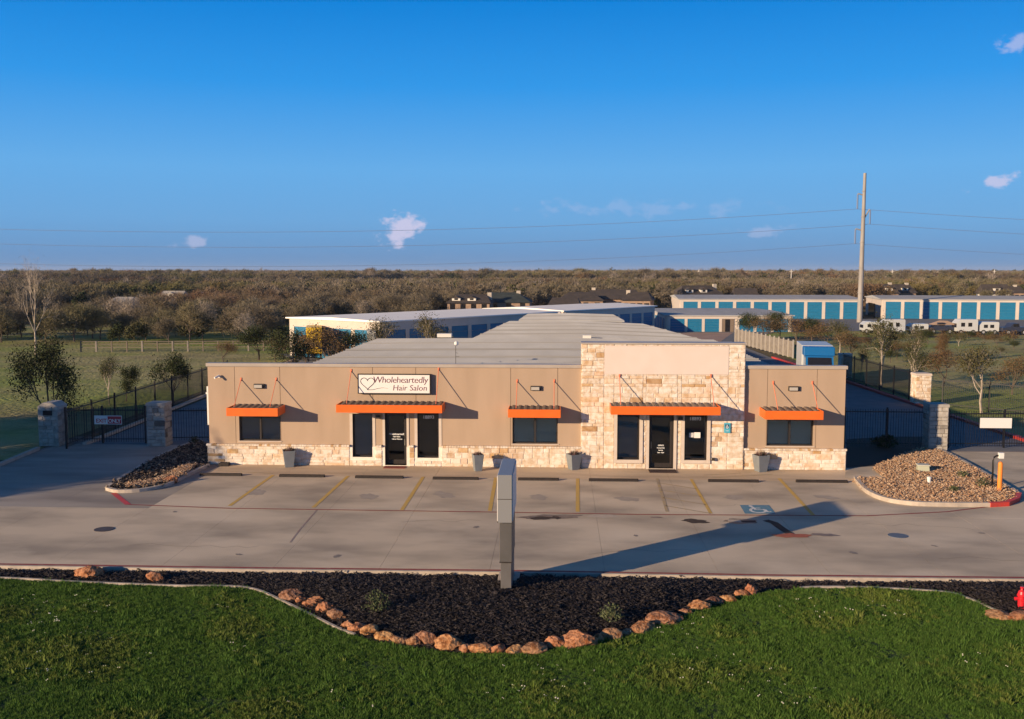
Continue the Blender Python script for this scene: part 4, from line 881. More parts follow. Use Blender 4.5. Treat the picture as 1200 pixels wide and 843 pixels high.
# planters
def planter(px, py, w, h, lab, hw=.3):
    c = G(px, py); k = MB(); s = FOC/((c-CAM).dot(FW)); W_ = w/s/2*.92; H_ = h/s
    n0 = 0
    def ring(r, z): return [(-r, -r, z), (r, -r, z), (r, r, z), (-r, r, z)]
    pr = [(W_*.68, 0), (W_, H_), (W_*.86, H_), (W_*.82, H_-.08)]
    for r, z in pr: k.v += ring(r, z)
    for i in range(3):
        for j in range(4): a = i*4+j; b = i*4+(j+1) % 4; k.f.append((a, b, b+4, a+4))
    k.f.append((3, 2, 1, 0))
    t = thing('planter', (c.x, c.y+W_, 0), random.uniform(.25, .5), lab, 'planter', 'grey tapered planters along the facade')
    k.obj('pot', potm, t, bevel=.012); MB().quad(*ring(W_*.83, H_-.07)).obj('soil', soil, t)
    k = MB(); r = random.Random(px)
    for _ in range(150):
        a = r.uniform(0, 6.28); e = r.uniform(.3, 1.5); L_ = r.uniform(.5, 1)*W_*1.0; p0 = Vector((r.uniform(-W_, W_)*.6, r.uniform(-W_, W_)*.6, H_-.07)); p1 = p0+Vector((math.cos(a)*math.cos(e), math.sin(a)*math.cos(e), math.sin(e)))*L_
        d = Vector((-math.sin(a), math.cos(a), 0))*.016; n = len(k.v); k.v += [tuple(p0), tuple((p0+p1)/2+d), tuple(p1), tuple((p0+p1)/2-d)]; k.f.append((n, n+1, n+2, n+3))
    k.obj('plants', plant_m, t)
planter(337, 548.5, 16, 20, 'grey planter below the left window, first from the left')
planter(559.5, 553, 13.5, 20, 'slender grey planter right of the salon windows')
planter(672.5, 551.5, 16, 18.5, 'grey planter with pink plants left of the limestone tower')
planter(893, 554, 17, 20, 'grey planter right of the limestone tower, last of the row')
c = G(263, 546); tag(link('drain_box', MB().box(-.22, .22, -.15, .15, 0, .14, .02).mesh('drain_box', rubber), None, (c.x, c.y, 0)), 'low dark box on the pavement below the left window', 'box')
# wheel stops
ws = None
for i, (a, b, y, lab) in enumerate(((234, 284, 557.5, 'first wheel stop from the left by the left bed'), (327, 381, 559, 'wheel stop below the first planter'), (416, 473, 560.5, 'wheel stop before the salon door'), (507, 561, 562, 'wheel stop left of the sign post behind it'), (607, 655, 563, 'wheel stop right of the tall sign cabinet'), (690, 748, 564, 'wheel stop below the left tower window'), (830, 889, 565, 'wheel stop above the blue accessible symbol'), (933, 993, 565.5, 'last wheel stop on the right beside the gravel island'))):
    p, q_ = G(a, y), G(b, y); c = (p+q_)/2; L_ = 1.83
    k = MB(); 
    if ws is None:
        prof = [(-.075, 0), (-.06, .085), (-.045, .10), (.045, .10), (.06, .085), (.075, 0)]; n = len(prof)
        for x in (-.915, -.90, .90, .915):
            e = .8 if abs(x) > .91 else 1
            k.v += [(x, yy*e, zz*e) for yy, zz in prof]
        for j in range(3):
            for m_ in range(n-1): a0 = j*n+m_; k.f.append((a0, a0+1, a0+1+n, a0+n))
        k.f += [tuple(range(n)), tuple(range(3*n, 4*n))[::-1]]; ws = k.mesh('wheel_stop', rubber)
    o = link('wheel_stop', ws, None, (c.x, c.y, .001)); o.scale = ((q_-p).length/1.83, 1, 1); tag(o, lab, 'wheel stop', 'black wheel stops')

# ------------------------------------------------------------------ pylon sign
sx_l = F(583.5, 590, -41.2+24.2)[0]
bx = CAM + FW*24.2; X0 = None
pn = G(594, 703)
yn = -41.2+24.15; yf_ = -41.2+26.35; xc = F(591.6, 600, yn)[0]
sg = thing('pylon_sign', (xc, yn, 0), 0, 'tall grey two-sided sign on a slab post, seen edge-on in the mulch', 'sign')
MB().box(-.18, .18, 0, yf_-yn, 2.0, 3.22).obj('cabinet', sign_side, sg, bevel=.01)
for x in (-.196, .184): MB().box(x, x+.012, .03, yf_-yn-.03, 2.04, 3.18).obj('face_panel', signwhite, sg)
MB().box(-.14, .17, .12, 1.85, .95, 2.0).obj('upper_post', grey_post, sg, bevel=.008)
MB().box(-.115, .155, .16, 1.80, -.05, .95).obj('lower_post', mat('grey_sign_base', (.135, .13, .13), (.115, .11, .11), 3, .5), sg, bevel=.008)

MB().box(-.26, .30, -.02, 2.0, -.05, .14).obj('footing', kerb_m, sg, bevel=.01)
for x in (-.187, .175): MB().box(x, x+.012, 0.0, yf_-yn, 2.0, 2.035).obj('face_retainer', bronze, sg)
MB().box(-.187, .187, -.012, -.001, 2.60, 2.612).obj('seam', bronze, sg); MB().box(-.145, .175, .10, 1.87, .94, .965).obj('collar', bronze, sg)

# ------------------------------------------------------------------ stone pillars, fences and gates
def pillar(px, pyb, w, h, lab, gable=False, grey=True, depth=None):
    c = G(px, pyb); s = FOC/((c-CAM).dot(FW)); W_ = w/s; H_ = h/s; D_ = W_*.95
    t = thing('stone_pillar', (c.x, c.y+D_/2, 0), 0, lab, 'pillar', 'stone gate pillars')
    k = MB(); k.box(-W_/2+.03, W_/2-.03, -D_/2+.03, D_/2-.03, 0, H_-.12); k.obj('core', mortar_g if grey else mortar, t)
    r = random.Random(int(px)); ms = gmesh if grey else umesh
    for s_ in lay_stones(-W_/2, W_/2, 0, H_-.13, [], r, .2, .5, (.16, .22, .28)):
        o = link('stone', ms[r.randrange(5)], t, ((s_[0]+s_[1])/2, -D_/2+.04, (s_[2]+s_[3])/2)); o.scale = (s_[1]-s_[0]-.012, .055, s_[3]-s_[2]-.012)
    for sg_ in (-1, 1):
        for s_ in lay_stones(-D_/2, D_/2, 0, H_-.13, [], r, .25, .5, (.18, .24, .3)):
            o = link('stone', ms[r.randrange(5)], t, (sg_*(W_/2-.04), (s_[0]+s_[1])/2, (s_[2]+s_[3])/2)); o.rotation_euler = (0, 0, sg_*math.pi/2); o.scale = (s_[1]-s_[0]-.012, .055, s_[3]-s_[2]-.012)
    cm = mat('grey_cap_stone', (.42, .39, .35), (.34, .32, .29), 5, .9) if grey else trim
    if gable:
        k = MB(); n = len(k.v); a = W_/2+.02; d = D_/2+.02
        k.v += [(-a, -d, H_-.14), (a, -d, H_-.14), (a*.4, -d, H_+.06), (-a*.4, -d, H_+.06), (-a, d, H_-.14), (a, d, H_-.14), (a*.4, d, H_+.06), (-a*.4, d, H_+.06)]
        k.f += [(0, 1, 2, 3), (5, 4, 7, 6), (1, 5, 6, 2), (2, 6, 7, 3), (3, 7, 4, 0), (0, 4, 5, 1)]; k.obj('cap', cm, t)
        MB().box(-.22, .22, -D_/2-.03, -D_/2+.0, H_-.55, H_-.32).obj('mail_slot', rubber, t)
    else: MB().box(-W_/2-.03, W_/2+.03, -D_/2-.03, D_/2+.03, H_-.13, H_, .02).obj('cap', cm, t)
    return t, W_, H_
pillar(57.5, 523.5, 24, 51, 'grey stone pillar with a chamfered top and dark slot at the far left gate', True)
pillar(183.5, 523.5, 22, 52, 'grey stone pillar between the EXIT ONLY gate and the office fence')
pillar(1099, 529, 22, 56, 'shaded grey stone pillar left of the right gate')
pillar(1081.5, 475.5, 18, 38, 'sunlit cream stone pillar standing at the red kerb', grey=False)
pillar(991.5, 443.5, 13, 29, 'far sunlit stone pillar beside the roof edge of the office', grey=False)
def iron_fence(name, a, b, h, lab, cat, spacing=.115, posts=2.4, grp=None, rails=(.12, .93), low=.06):
    a = Vector((a[0], a[1], 0)); b = Vector((b[0], b[1], 0)); L_ = (b-a).length; t = thing(name, a, math.atan2(b.y-a.y, b.x-a.x), lab, cat, grp)
    k = MB(); n = int(L_/spacing)
    for i in range(n+1): x = i*L_/max(n, 1); k.box(x-.009, x+.009, -.009, .009, low, h)
    tag(k.obj('pickets', black, t), kind='stuff')
    for z in rails: MB().box(0, L_, -.02, .02, h*z-.02, h*z+.02).obj('rail', black, t)
    MB().box(0, L_, -.0205, .0205, h-.16, h-.12).obj('rail', black, t)
    m = max(1, round(L_/posts))
    for i in range(m+1): x = i*L_/m; MB().box(x-.035, x+.035, -.035, .035, 0, h+.08).obj('post', black, t)
    return t
eg = iron_fence('exit_gate', G(71, 519.5), G(171, 519.5), 1.75, 'black iron exit gate with a red and white EXIT ONLY plate', 'gate')
iron_fence('iron_fence', G(195, 518), G(246, 517), 1.65, 'black iron fence between the grey pillar and the left office wall', 'fence')
iron_fence('iron_fence', G(989, 524.5), G(1088, 525.5), 1.85, 'black iron fence between the office and the right shaded pillar', 'fence')
iron_fence('iron_gate', G(1111, 525), XD(28.5, 45.9), 1.75, 'black iron gate with a blank white plate on the right', 'gate')
iron_fence('iron_fence', XD(-20.9, 45.5), XD(-20.4, 70), 1.9, 'black iron fence running back along the left lane', 'fence', posts=2.6)
iron_fence('iron_fence', XD(25.75, 76), XD(25.75, 60.7), 1.9, 'black iron fence beside the red kerb between two sunlit pillars', 'fence')
iron_fence('iron_fence', XD(26.3, 59.5), XD(34, 52), 1.8, 'black iron fence slanting right from the sunlit pillar', 'fence')
# EXIT ONLY plate
p = F(110.5, 489, G(110, 519.5).y-.05); p2 = F(143, 497.5, G(110, 519.5).y-.05); yy = G(110, 519.5).y-.06
t = thing('exit_only_sign', (p[0], yy, p2[1]), 0, 'white plate with EXIT ONLY on a red band, wired to the exit gate', 'sign'); w_ = p2[0]-p[0]; h_ = p[1]-p2[1]+.08
MB().box(0, w_, -.01, .01, 0, h_).obj('plate', white, t); 
front_text('lettering', 'EXIT', .27, mat('red_sign_letters', (.5, .03, .04), rough=.5), t, w_*.26, -.016, h_*.2, extrude=.003, offset=.003, space=.95)
MB().box(w_*.49, w_-.02, -.014, -.0105, .03, h_-.03).obj('red_band', mat('red_sign_print', (.5, .04, .05), rough=.5), t)
front_text('lettering', 'ONLY', .25, signwhite, t, w_*.735, -.02, h_*.2, extrude=.003, offset=.003, space=.85)
yg = XD(26.6, 45.6).y; p = F(1147.5, 489.5, yg); p2 = F(1184, 501.5, yg); tag(link('blank_plate', MB().box(0, p2[0]-p[0], -.08, -.06, 0, p[1]-p2[1]).mesh('blank_plate', white), None, (p[0], yg-.05, p2[1])), 'blank white plate hung on the right iron gate', 'plate')
# keypad and bollard
c = G(1162.5, 573.5); t = thing('keypad_stand', (c.x, c.y, 0), 0, 'black gooseneck keypad stand beside the orange bollard', 'keypad')
k = MB(); k.tube([(0, 0, 0), (0, 0, 1.12), (.03, -.0, 1.24), (.12, 0, 1.30), (.22, 0, 1.31)], .035, 8); k.smooth = True; k.obj('post', black, t); MB().box(.18, .36, -.1, .06, 1.20, 1.42).obj('keypad_box', white, t, bevel=.01); MB().box(-.1, .1, -.1, .1, .05, .09).obj('foot_plate', black, t)
c = G(1171, 578.5); t = thing('bollard', (c.x, c.y, 0), 0, 'orange round bollard at the red end of the gravel island', 'bollard'); k = MB(); k.lathe([(.085, 0), (.085, 1.12), (.07, 1.18), (.03, 1.21)], seg=20); k.smooth = False; k.obj('tube', bolm, t); MB().lathe([(.10, 0), (.10, .09)], seg=20).obj('base_ring', kerb_m, t)
c = G(1082.5, 556.5); t = thing('utility_box', (c.x, c.y, .06), -.15, 'pale green utility box on the gravel island', 'utility box'); MB().box(-.24, .24, 0, .4, 0, .30, .03).obj('body', utilm, t, bevel=.01); MB().box(-.26, .26, -.02, .42, .30, .34, .02).obj('lid', mat('utility_lid', (.5, .5, .42), rough=.7), t, bevel=.008)
c = G(1088.5, 569); t = thing('cleanout_pipe', (c.x, c.y, .05), 0, 'short white capped pipe standing in the gravel', 'pipe'); MB().lathe([(.07, 0), (.07, .22)], seg=14).obj('pipe', white, t); MB().lathe([(.085, .22), (.085, .28), (.04, .30)], seg=14).obj('cap', white, t); MB().lathe([(.26, 0), (.24, .035)], seg=20).obj('collar', kerb_m, t)
# hydrant
c = G(1196.5, 716); t = thing('fire_hydrant', (c.x, c.y, 0), 0, 'red fire hydrant at the right border of the mulch bed', 'fire hydrant'); t.scale = (.85, .85, .85)
MB().lathe([(.13, 0), (.13, .04), (.10, .06), (.10, .42), (.125, .44), (.125, .48), (.11, .50), (.09, .58), (.04, .62), (.03, .67)], seg=16).obj('barrel', hyd, t); k = MB(); k.tube([(-.19, 0, .36), (.19, 0, .36)], .05, 10); k.tube([(0, 0, .34), (0, -.18, .34)], .06, 10); k.obj('outlet', hyd, t)
MB().lathe([(.05, -.02), (.05, .02)], seg=6).obj('top_nut', hyd, t).location = (0, 0, .69)
# meter cabinet on the left wall
t = thing('meter_cabinet', (LX, 0, 0), 0, 'grey electrical meter cabinets on the left side wall of the office', 'meter cabinet'); MB().box(-.28, -.0, .6, 1.3, 1.6, 3.3).obj('cabinet', white, t, bevel=.01); MB().box(-.22, -.0, 1.5, 2.0, 1.2, 2.6).obj('meter_box', grey_post, t, bevel=.01); k = MB(); k.tube([(-.1, .9, 3.3), (-.1, .9, 3.9)], .03, 8); k.obj('conduit', white, t)
k = MB(); k.box(-.2, 0, -.03, .12, 0, .08); tag(link('side_light', k.mesh('side_light', white), None, (LX, .3, F(246, 463)[1])), 'small white light at the left corner of the facade', 'wall light')
# roof antenna and vents
x, z = F(534, 424, 1.0); t = thing('roof_antenna', (x, 1.0, 4.16), 0, 'thin roof mast with a small round sensor above the parapet', 'antenna'); k = MB(); k.tube([(0, 0, 0), (0, 0, .98)], .016, 6); k.tube([(0, 0, .45), (.16, 0, .45)], .01, 5); k.tube([(0, 0, .62), (.12, 0, .60)], .01, 5); k.obj('mast', grey_post, t); MB().lathe([(.02, -.1), (.09, -.05), (.09, .05), (.02, .1)], (.03, 0, 1.03), 14).obj('sensor', white, t)
for (px, D_, w, lab) in ((688, 60.5, .5, 'pale vent box on the second grey roof'), (521, 62, .9, 'beige vent box at the left edge of the second grey roof')):
    c = PD(px, D_, 4.15); tag(link('roof_vent', MB().box(-w/2, w/2, -.3, .3, 0, .22).mesh('roof_vent', houset), None, c), lab, 'roof vent', 'roof vents')

# ------------------------------------------------------------------ storage buildings
def storage(name, near, rz, L_, Wd, zt, ridge, roof_m, label, front, side=None, wall_m=cream, dh=None, pil=.5, door_m=bluedoor, dx=None, ridge_along=True):
    # local frame: x along the front (door side facing -y), y into the building
    t = thing(name, (near.x, near.y, 0), rz, label, 'storage building', 'blue-doored storage buildings')
    k = MB(); k.box(.12, L_-.12, .12, Wd-.12, 0, zt-.02); k.obj('wall', wall_m, t)
    dh = dh or zt*.78
    def bays(n, x0, x1, place, dh_=dh, skip=()):
        p = (x1-x0)/n; kk = MB()
        for i in range(n+1): place(kk, x0+i*p-pil/2, x0+i*p+pil/2, 0, dh_)
        place(kk, x0-pil/2, x1+pil/2, dh_, zt-.03); kk.obj('pilasters', wall_m, t)
        for i in range(n):
            if i in skip: continue
            kk = MB(); a = x0+i*p+pil/2+.01; b = x0+(i+1)*p-pil/2-.01; z = .0
            nsl = 5
            for j in range(nsl): place(kk, a, b, z+.01, z+dh_/nsl-.01, .05); z += dh_/nsl
            kk.obj('roll_door', door_m, t)
    fpl = lambda kk, a, b, c, d, dep=0.0: kk.box(max(a, 0), min(b, L_), dep, .119, c, d)
    spl = lambda kk, a, b, c, d, dep=0.0: kk.box(dep, .119, max(a, 0), min(b, Wd), c, d)
    if front: bays(front[0], front[1], front[2], fpl, skip=front[3] if len(front) > 3 else ())
    if side: bays(side[0], side[1], side[2], spl, skip=side[3] if len(side) > 3 else ())
    k = MB(); o_ = .15
    if ridge_along:
        prof = [(-o_, zt-.02), (Wd/2, ridge), (Wd+o_, zt-.02)]
        for (a, za), (b, zb) in zip(prof, prof[1:]): k.quad((-o_, a, za), (L_+o_, a, za), (L_+o_, b, zb), (-o_, b, zb))
        for x in (-o_, L_+o_): n = len(k.v); k.v += [(x, -o_, zt-.14), (x, Wd+o_, zt-.14), (x, Wd+o_, zt-.02), (x, Wd/2, ridge), (x, -o_, zt-.02)]; k.f.append((n, n+1, n+2, n+3, n+4))
        k.quad((-o_, -o_, zt-.14), (L_+o_, -o_, zt-.14), (L_+o_, -o_, zt-.02), (-o_, -o_, zt-.02)); k.quad((L_+o_, Wd+o_, zt-.14), (-o_, Wd+o_, zt-.14), (-o_, Wd+o_, zt-.02), (L_+o_, Wd+o_, zt-.02))
    k.obj('roof', roof_m, t); return t
A_d = Vector((-.785, .62)); B_d = Vector((.62, .785))
def camang(dx, dy): v = RT*dx+FW*dy; return math.atan2(v.y, v.x)
# white-roofed rows at 45 degrees: front = side facing camera right (dark doors) ; side = lit side facing left
n1 = XD(-12.0, 89); ang = camang(.62, .785)
storage('storage_building', n1, ang, 28, 13, 3.8, 3.95, wroof, 'white-roofed storage building set at an angle behind the grey roof, yellow truck beside it', (9, .6, 27.4), (4, .7, 12.3), dh=2.9)
n2 = XD(6.2, 118); storage('storage_building', n2, ang, 22, 12.5, 3.6, 3.85, wroof, 'farther white-roofed storage building behind the grey roofs', (7, .6, 21.4), (4, .7, 11.8), dh=2.7)
rz = camang(1, -.03)
tM = storage('storage_building', XD(21.1, 135), rz, 17.5, 26, 2.3, 2.45, roofm, 'low grey-roofed storage building with a brown walk-in door, before the long one', (7, .5, 17, (3,)), (8, .5, 25.5), dh=1.78, pil=.38)
MB().box(7.65, 9.4, .03, .118, 0, 1.78).obj('brown_door', greydoor, tM); MB().box(8.2, 8.85, .0, .03, 0.02, 1.7).obj('door_leaf', glassd, tM)
storage('storage_building', XD(29.5, 173.5), camang(1, -.10), 31.5, 24, 3.45, 3.9, roofm, 'long grey-roofed storage building left of the power pole', (10, .5, 31), None, dh=2.95, pil=.55)
tR = storage('storage_building', XD(65, 173), camang(1, -.2), 60, 18, 3.45, 3.9, roofm, 'long grey-roofed storage building right of the power pole', (19, .5, 59.5), None, dh=2.95, pil=.55)
MB().box(-.02, .11, 7, 14, 0, 2.4).obj('dark_opening', glassd, tR)
# grey roofed units directly behind the office
gb = thing('storage_building', (0, 0, 0), 0, 'grey metal-roofed storage unit directly behind the office roof', 'storage building', 'grey units behind the office')
gable_roof('roof', gb, -5.45, 9.5, 18.9, -4.15, 7.0, 41.0, 4.12, 3.92, 4.17, roofm, .5); MB().prism([(-5.3, 19), (9.3, 19), (6.85, 40.9), (-4.0, 40.9)], 0, 3.8).obj('wall', cream, gb)
gb = thing('storage_building', (0, 0, 0), 0, 'farthest grey metal-roofed storage unit of the centre row', 'storage building', 'grey units behind the office')
gable_roof('roof', gb, -3.4, 5.5, 41.6, -3.0, 5.2, 53.5, 4.2, 4.15, 4.26, roofm, .5); MB().prism([(-3.2, 41.7), (5.3, 41.7), (5.0, 53.3), (-2.9, 53.3)], 0, 4.0).obj('wall', cream, gb)
# board fence by the lane
a = XD(26.0, 114); b = XD(26.9, 93.5); L_ = (b-a).length; t = thing('board_fence', a, math.atan2(b.y-a.y, b.x-a.x), 'pale grey board fence running back behind the blue truck', 'fence'); np_ = 14
bm_ = MB().box(-.65, .65, -.015, .015, .05, 1.62).mesh('fence_panel', woodf); pm_ = MB().box(-.05, .05, -.06, .06, 0, 1.78).mesh('fence_post', mat('pale_post', (.42, .39, .35), rough=.8))
for i in range(np_):
    o = link('fence_panel', bm_, t, ((i+.5)*L_/np_, 0, 0)); o.scale = (L_/np_/1.4, 1, 1)
for i in range(np_+1): link('fence_post', pm_, t, (i*L_/np_, -.03, 0))
# rail fence at the far left field
rail_m = mat('dark_rail_wood', (.17, .14, .11), rough=.9)
t = thing('rail_fence', XD(-44.5, 101), camang(1, .06), 'weathered rail fence across the left field before the bare woods', 'fence'); pm_ = MB().box(-.08, .08, -.08, .08, 0, 1.1).mesh('post', woodf); pd_ = MB().box(-.06, .06, -.06, .06, 0, 1.1).mesh('post', rail_m)
for i in range(15): link('post', pm_ if i in (1, 4, 6, 7, 11) else pd_, t, (i*1.55, 0, 0))
for z in (.45, .8, 1.05): MB().box(0, 21.7, -.03, .03, z-.035, z+.035).obj('rail', rail_m, t)
for z in (.5, .95): MB().box(21.8, 48, -.03, .03, z-.03, z+.03).obj('rail', bark, t)

# ------------------------------------------------------------------ vehicles
def wheels(t, xs_, y0, y1, r=.38):
    for x in xs_:
        for y in (y0, y1):
            k = MB(); k.tube([(x, y-.12, r), (x, y+.12, r)], r, 18); w = k.obj('wheel', tyre, t); k = MB(); k.tube([(x, y-.13, r), (x, y+.13, r)], r*.55, 12); k.obj('rim', truckgrey, w)
def box_truck(loc, rz, lab, wall, nose, s=1.0):                      # front looks to -Y
    t = thing('box_truck', loc, rz, lab, 'truck')
    MB().box(-1.15, 1.15, 1.9, 6.6, .75, 3.1).obj('cargo_box', wall, t, bevel=.04); MB().box(-1.13, 1.13, .55, 1.9, 2.40, 3.06).obj('attic', nose, t, bevel=.05)
    k = MB(); n = 0; P = [(-.4, .55), (-.4, 1.25), (-.15, 1.5), (.35, 2.39), (1.85, 2.39), (1.85, .55)]
    for x in (-1.0, 1.0): k.v += [(x, y, z) for y, z in P]
    m = len(P); k.f += [tuple(range(m)), tuple(range(m, 2*m))[::-1]] + [(i, (i+1) % m, m+(i+1) % m, m+i) for i in range(m)]; cab = k.obj('cab', nose, t)
    k = MB(); k.quad((-.88, -.13, 1.56), (.88, -.13, 1.56), (.85, .28, 2.30), (-.85, .28, 2.30)); 
    for sx in (-1, 1): k.quad((sx*1.005, .15, 1.55), (sx*1.005, 1.3, 1.55), (sx*1.005, 1.3, 2.25), (sx*1.005, .45, 2.25))
    k.obj('windscreen', glassd, cab); MB().box(-.6, .6, -.43, -.401, .85, 1.1).obj('grille', truckgrey, cab)
    for sx in (-1, 1): MB().box(sx*.8-.15, sx*.8+.15, -.43, -.401, .88, 1.08).obj('headlight', houset, cab)
    MB().box(-1.05, 1.05, -.55, -.4, .45, .7).obj('bumper', truckw, t); wheels(t, (), 0, 0)
    for y in (.5, 5.0):
        for x in (-.95, .95):
            k = MB(); k.tube([(x-.12, y, .42), (x+.12, y, .42)], .42, 18); k.obj('wheel', tyre, t)
    return t
box_truck(XD(21.9, 69.5), -.15, 'blue and white box truck facing the camera beside the board fence', truckw, truckb).scale = (.95, .95, .94)
t = box_truck(PD(368, 95), math.pi+.24, 'yellow box truck parked by the angled white-roofed storage building', yellow_v, yellow_v); t.scale = (.62, .8, 1.02)
t = box_truck(PD(436, 90), math.pi+.17, 'white box truck half hidden by trees at the near corner of the white-roofed building', truckw, truckw); t.scale = (.33, .6, 1.0)
def camper(loc, rz, L_, H_, m, lab, cat='camper', stripe=None, front=False):
    t = thing(cat.replace(' ', '_'), loc, rz, lab, cat); t.scale = (.84, .84, .84)
    k = MB(); P = [(-L_/2, .5), (-L_/2, H_*.75), (-L_/2+.5, H_), (L_/2-.1, H_), (L_/2, H_-.15), (L_/2, .5)]; m_ = len(P)
    for y in (-1.1, 1.1): k.v += [(x, y, z) for x, z in P]
    k.f += [tuple(range(m_)), tuple(range(m_, 2*m_))[::-1]] + [(i, (i+1) % m_, m_+(i+1) % m_, m_+i) for i in range(m_)]; b_ = k.obj('body', m, t)
    n = max(2, int(L_/1.3))
    for i in range(n): x = -L_/2+.6+(L_-1)*i/n; MB().box(x, x+.6, -1.115, -1.101, H_*.52, H_*.78).obj('window', glassd, b_)
    k = MB(); k.box(-L_/2-.01, -L_/2+.005, -.9, .9, H_*.45, H_*.72); k.obj('window', glassd, b_)
    wheels(t, (-L_*.3, L_*.28), -1.0, 1.0, .36); return t
camper(PD(1019, 132), 0, 2.4, 1.9, truckw, 'small beige camper at the foot of the power pole'); camper(PD(1046, 130), .1, 3.2, 2.35, truckw, 'white motorhome with a wide windscreen right of the power pole', 'motorhome')
camper(PD(1075, 131), 0, 2.8, 1.6, truckw, 'low white trailer between two bare young trees', 'trailer'); camper(PD(1131, 130), 0, 3.2, 2.35, truckw, 'white camper with a row of dark windows in the middle of the parked vehicles')
camper(PD(1157, 130), -.05, 2.9, 1.95, truckw, 'white-framed canopy trailer right of the white camper', 'trailer')
def pickup(loc, rz, m, lab, cover=None, L_=4.2):
    t = thing('pickup_truck', loc, rz, lab, 'pickup truck'); k = MB(); P = [(-L_/2, .45), (-L_/2, .95), (-L_*.22, 1.0), (-L_*.12, 1.5), (L_*.1, 1.5), (L_*.14, 1.0), (L_/2, .98), (L_/2, .45)]; m_ = len(P)
    for y in (-.9, .9): k.v += [(x, y, z) for x, z in P]
    k.f += [tuple(range(m_)), tuple(range(m_, 2*m_))[::-1]] + [(i, (i+1) % m_, m_+(i+1) % m_, m_+i) for i in range(m_)]; b_ = k.obj('body', m, t)
    MB().box(-L_*.11, L_*.09, -.915, -.901, 1.05, 1.42).obj('window', glassd, b_)
    if cover: 
        k = MB(); k.v += [(-L_*.3, -1, 1.2), (L_*.55, -1, 1.2), (L_*.55, 1, 1.2), (-L_*.3, 1, 1.2), (0, 0, 1.75), (L_*.3, 0, 1.7)]; k.f += [(0, 1, 5, 4), (1, 2, 5), (2, 3, 4, 5), (3, 0, 4), (3, 2, 1, 0)]; k.obj('cover', cover, t)
    wheels(t, (-L_*.3, L_*.3), -.85, .85, .34); return t
pickup(PD(1101, 131), 0, dark_v, 'dark pickup truck under a tan cover among the parked vehicles', tan_v, 3.6)
pickup(PD(1188, 129), 0, dark_v, 'dark pickup truck at the right end of the parked vehicles', None, 3.4)

# ------------------------------------------------------------------ houses beyond
def house(loc, rz, L_, Wd, zw, zr, rm, lab, dormers=(), chim=None, wm=brickw, hip=.35, cat='house'):
    t = thing(cat.replace(' ', '_'), loc, rz, lab, cat); MB().box(-L_/2, L_/2, -Wd/2, Wd/2, 0, zw).obj('wall', wm, t)
    k = MB(); o_ = .4; h = L_/2*(1-hip)
    k.v += [(-L_/2-o_, -Wd/2-o_, zw-.05), (L_/2+o_, -Wd/2-o_, zw-.05), (L_/2+o_, Wd/2+o_, zw-.05), (-L_/2-o_, Wd/2+o_, zw-.05), (-h, 0, zr), (h, 0, zr)]; k.f += [(0, 1, 5, 4), (1, 2, 5), (2, 3, 4, 5), (3, 0, 4), (3, 2, 1, 0)]
    rf = k.obj('roof', rm, t)
    for dx in dormers:
        k = MB(); z0 = zw+(zr-zw)*.25; yd = -Wd/2*.78; w = .8; hh = (zr-zw)*.45
        k.box(dx-w, dx+w, yd, 0, z0, z0+hh*.7); d = k.obj('dormer', houset, t)
        k = MB(); n = 0; k.v += [(dx-w-.2, yd-.15, z0+hh*.7), (dx+w+.2, yd-.15, z0+hh*.7), (dx, yd-.15, z0+hh*1.25), (dx-w-.2, 0, z0+hh*.7), (dx+w+.2, 0, z0+hh*.7), (dx, 0, z0+hh*1.25)]; k.f += [(0, 1, 2), (0, 2, 5, 3), (1, 4, 5, 2), (3, 5, 4)]; k.obj('dormer_roof', rm, d)
        MB().box(dx-.35, dx+.35, yd-.03, yd-.005, z0+.15, z0+hh*.62).obj('window', glassd, d)
    if chim is not None: MB().box(chim-.4, chim+.4, -.4, .4, zw, zr+.35).obj('chimney', mat('chimney_stone', (.45, .40, .34), rough=.9), rf)
    for i in range(4): x = -L_/2+L_*(i+.5)/4; MB().box(x-.5, x+.5, -Wd/2-.02, -Wd/2-.004, .9, 2.1).obj('window', glassd, t)
    return t
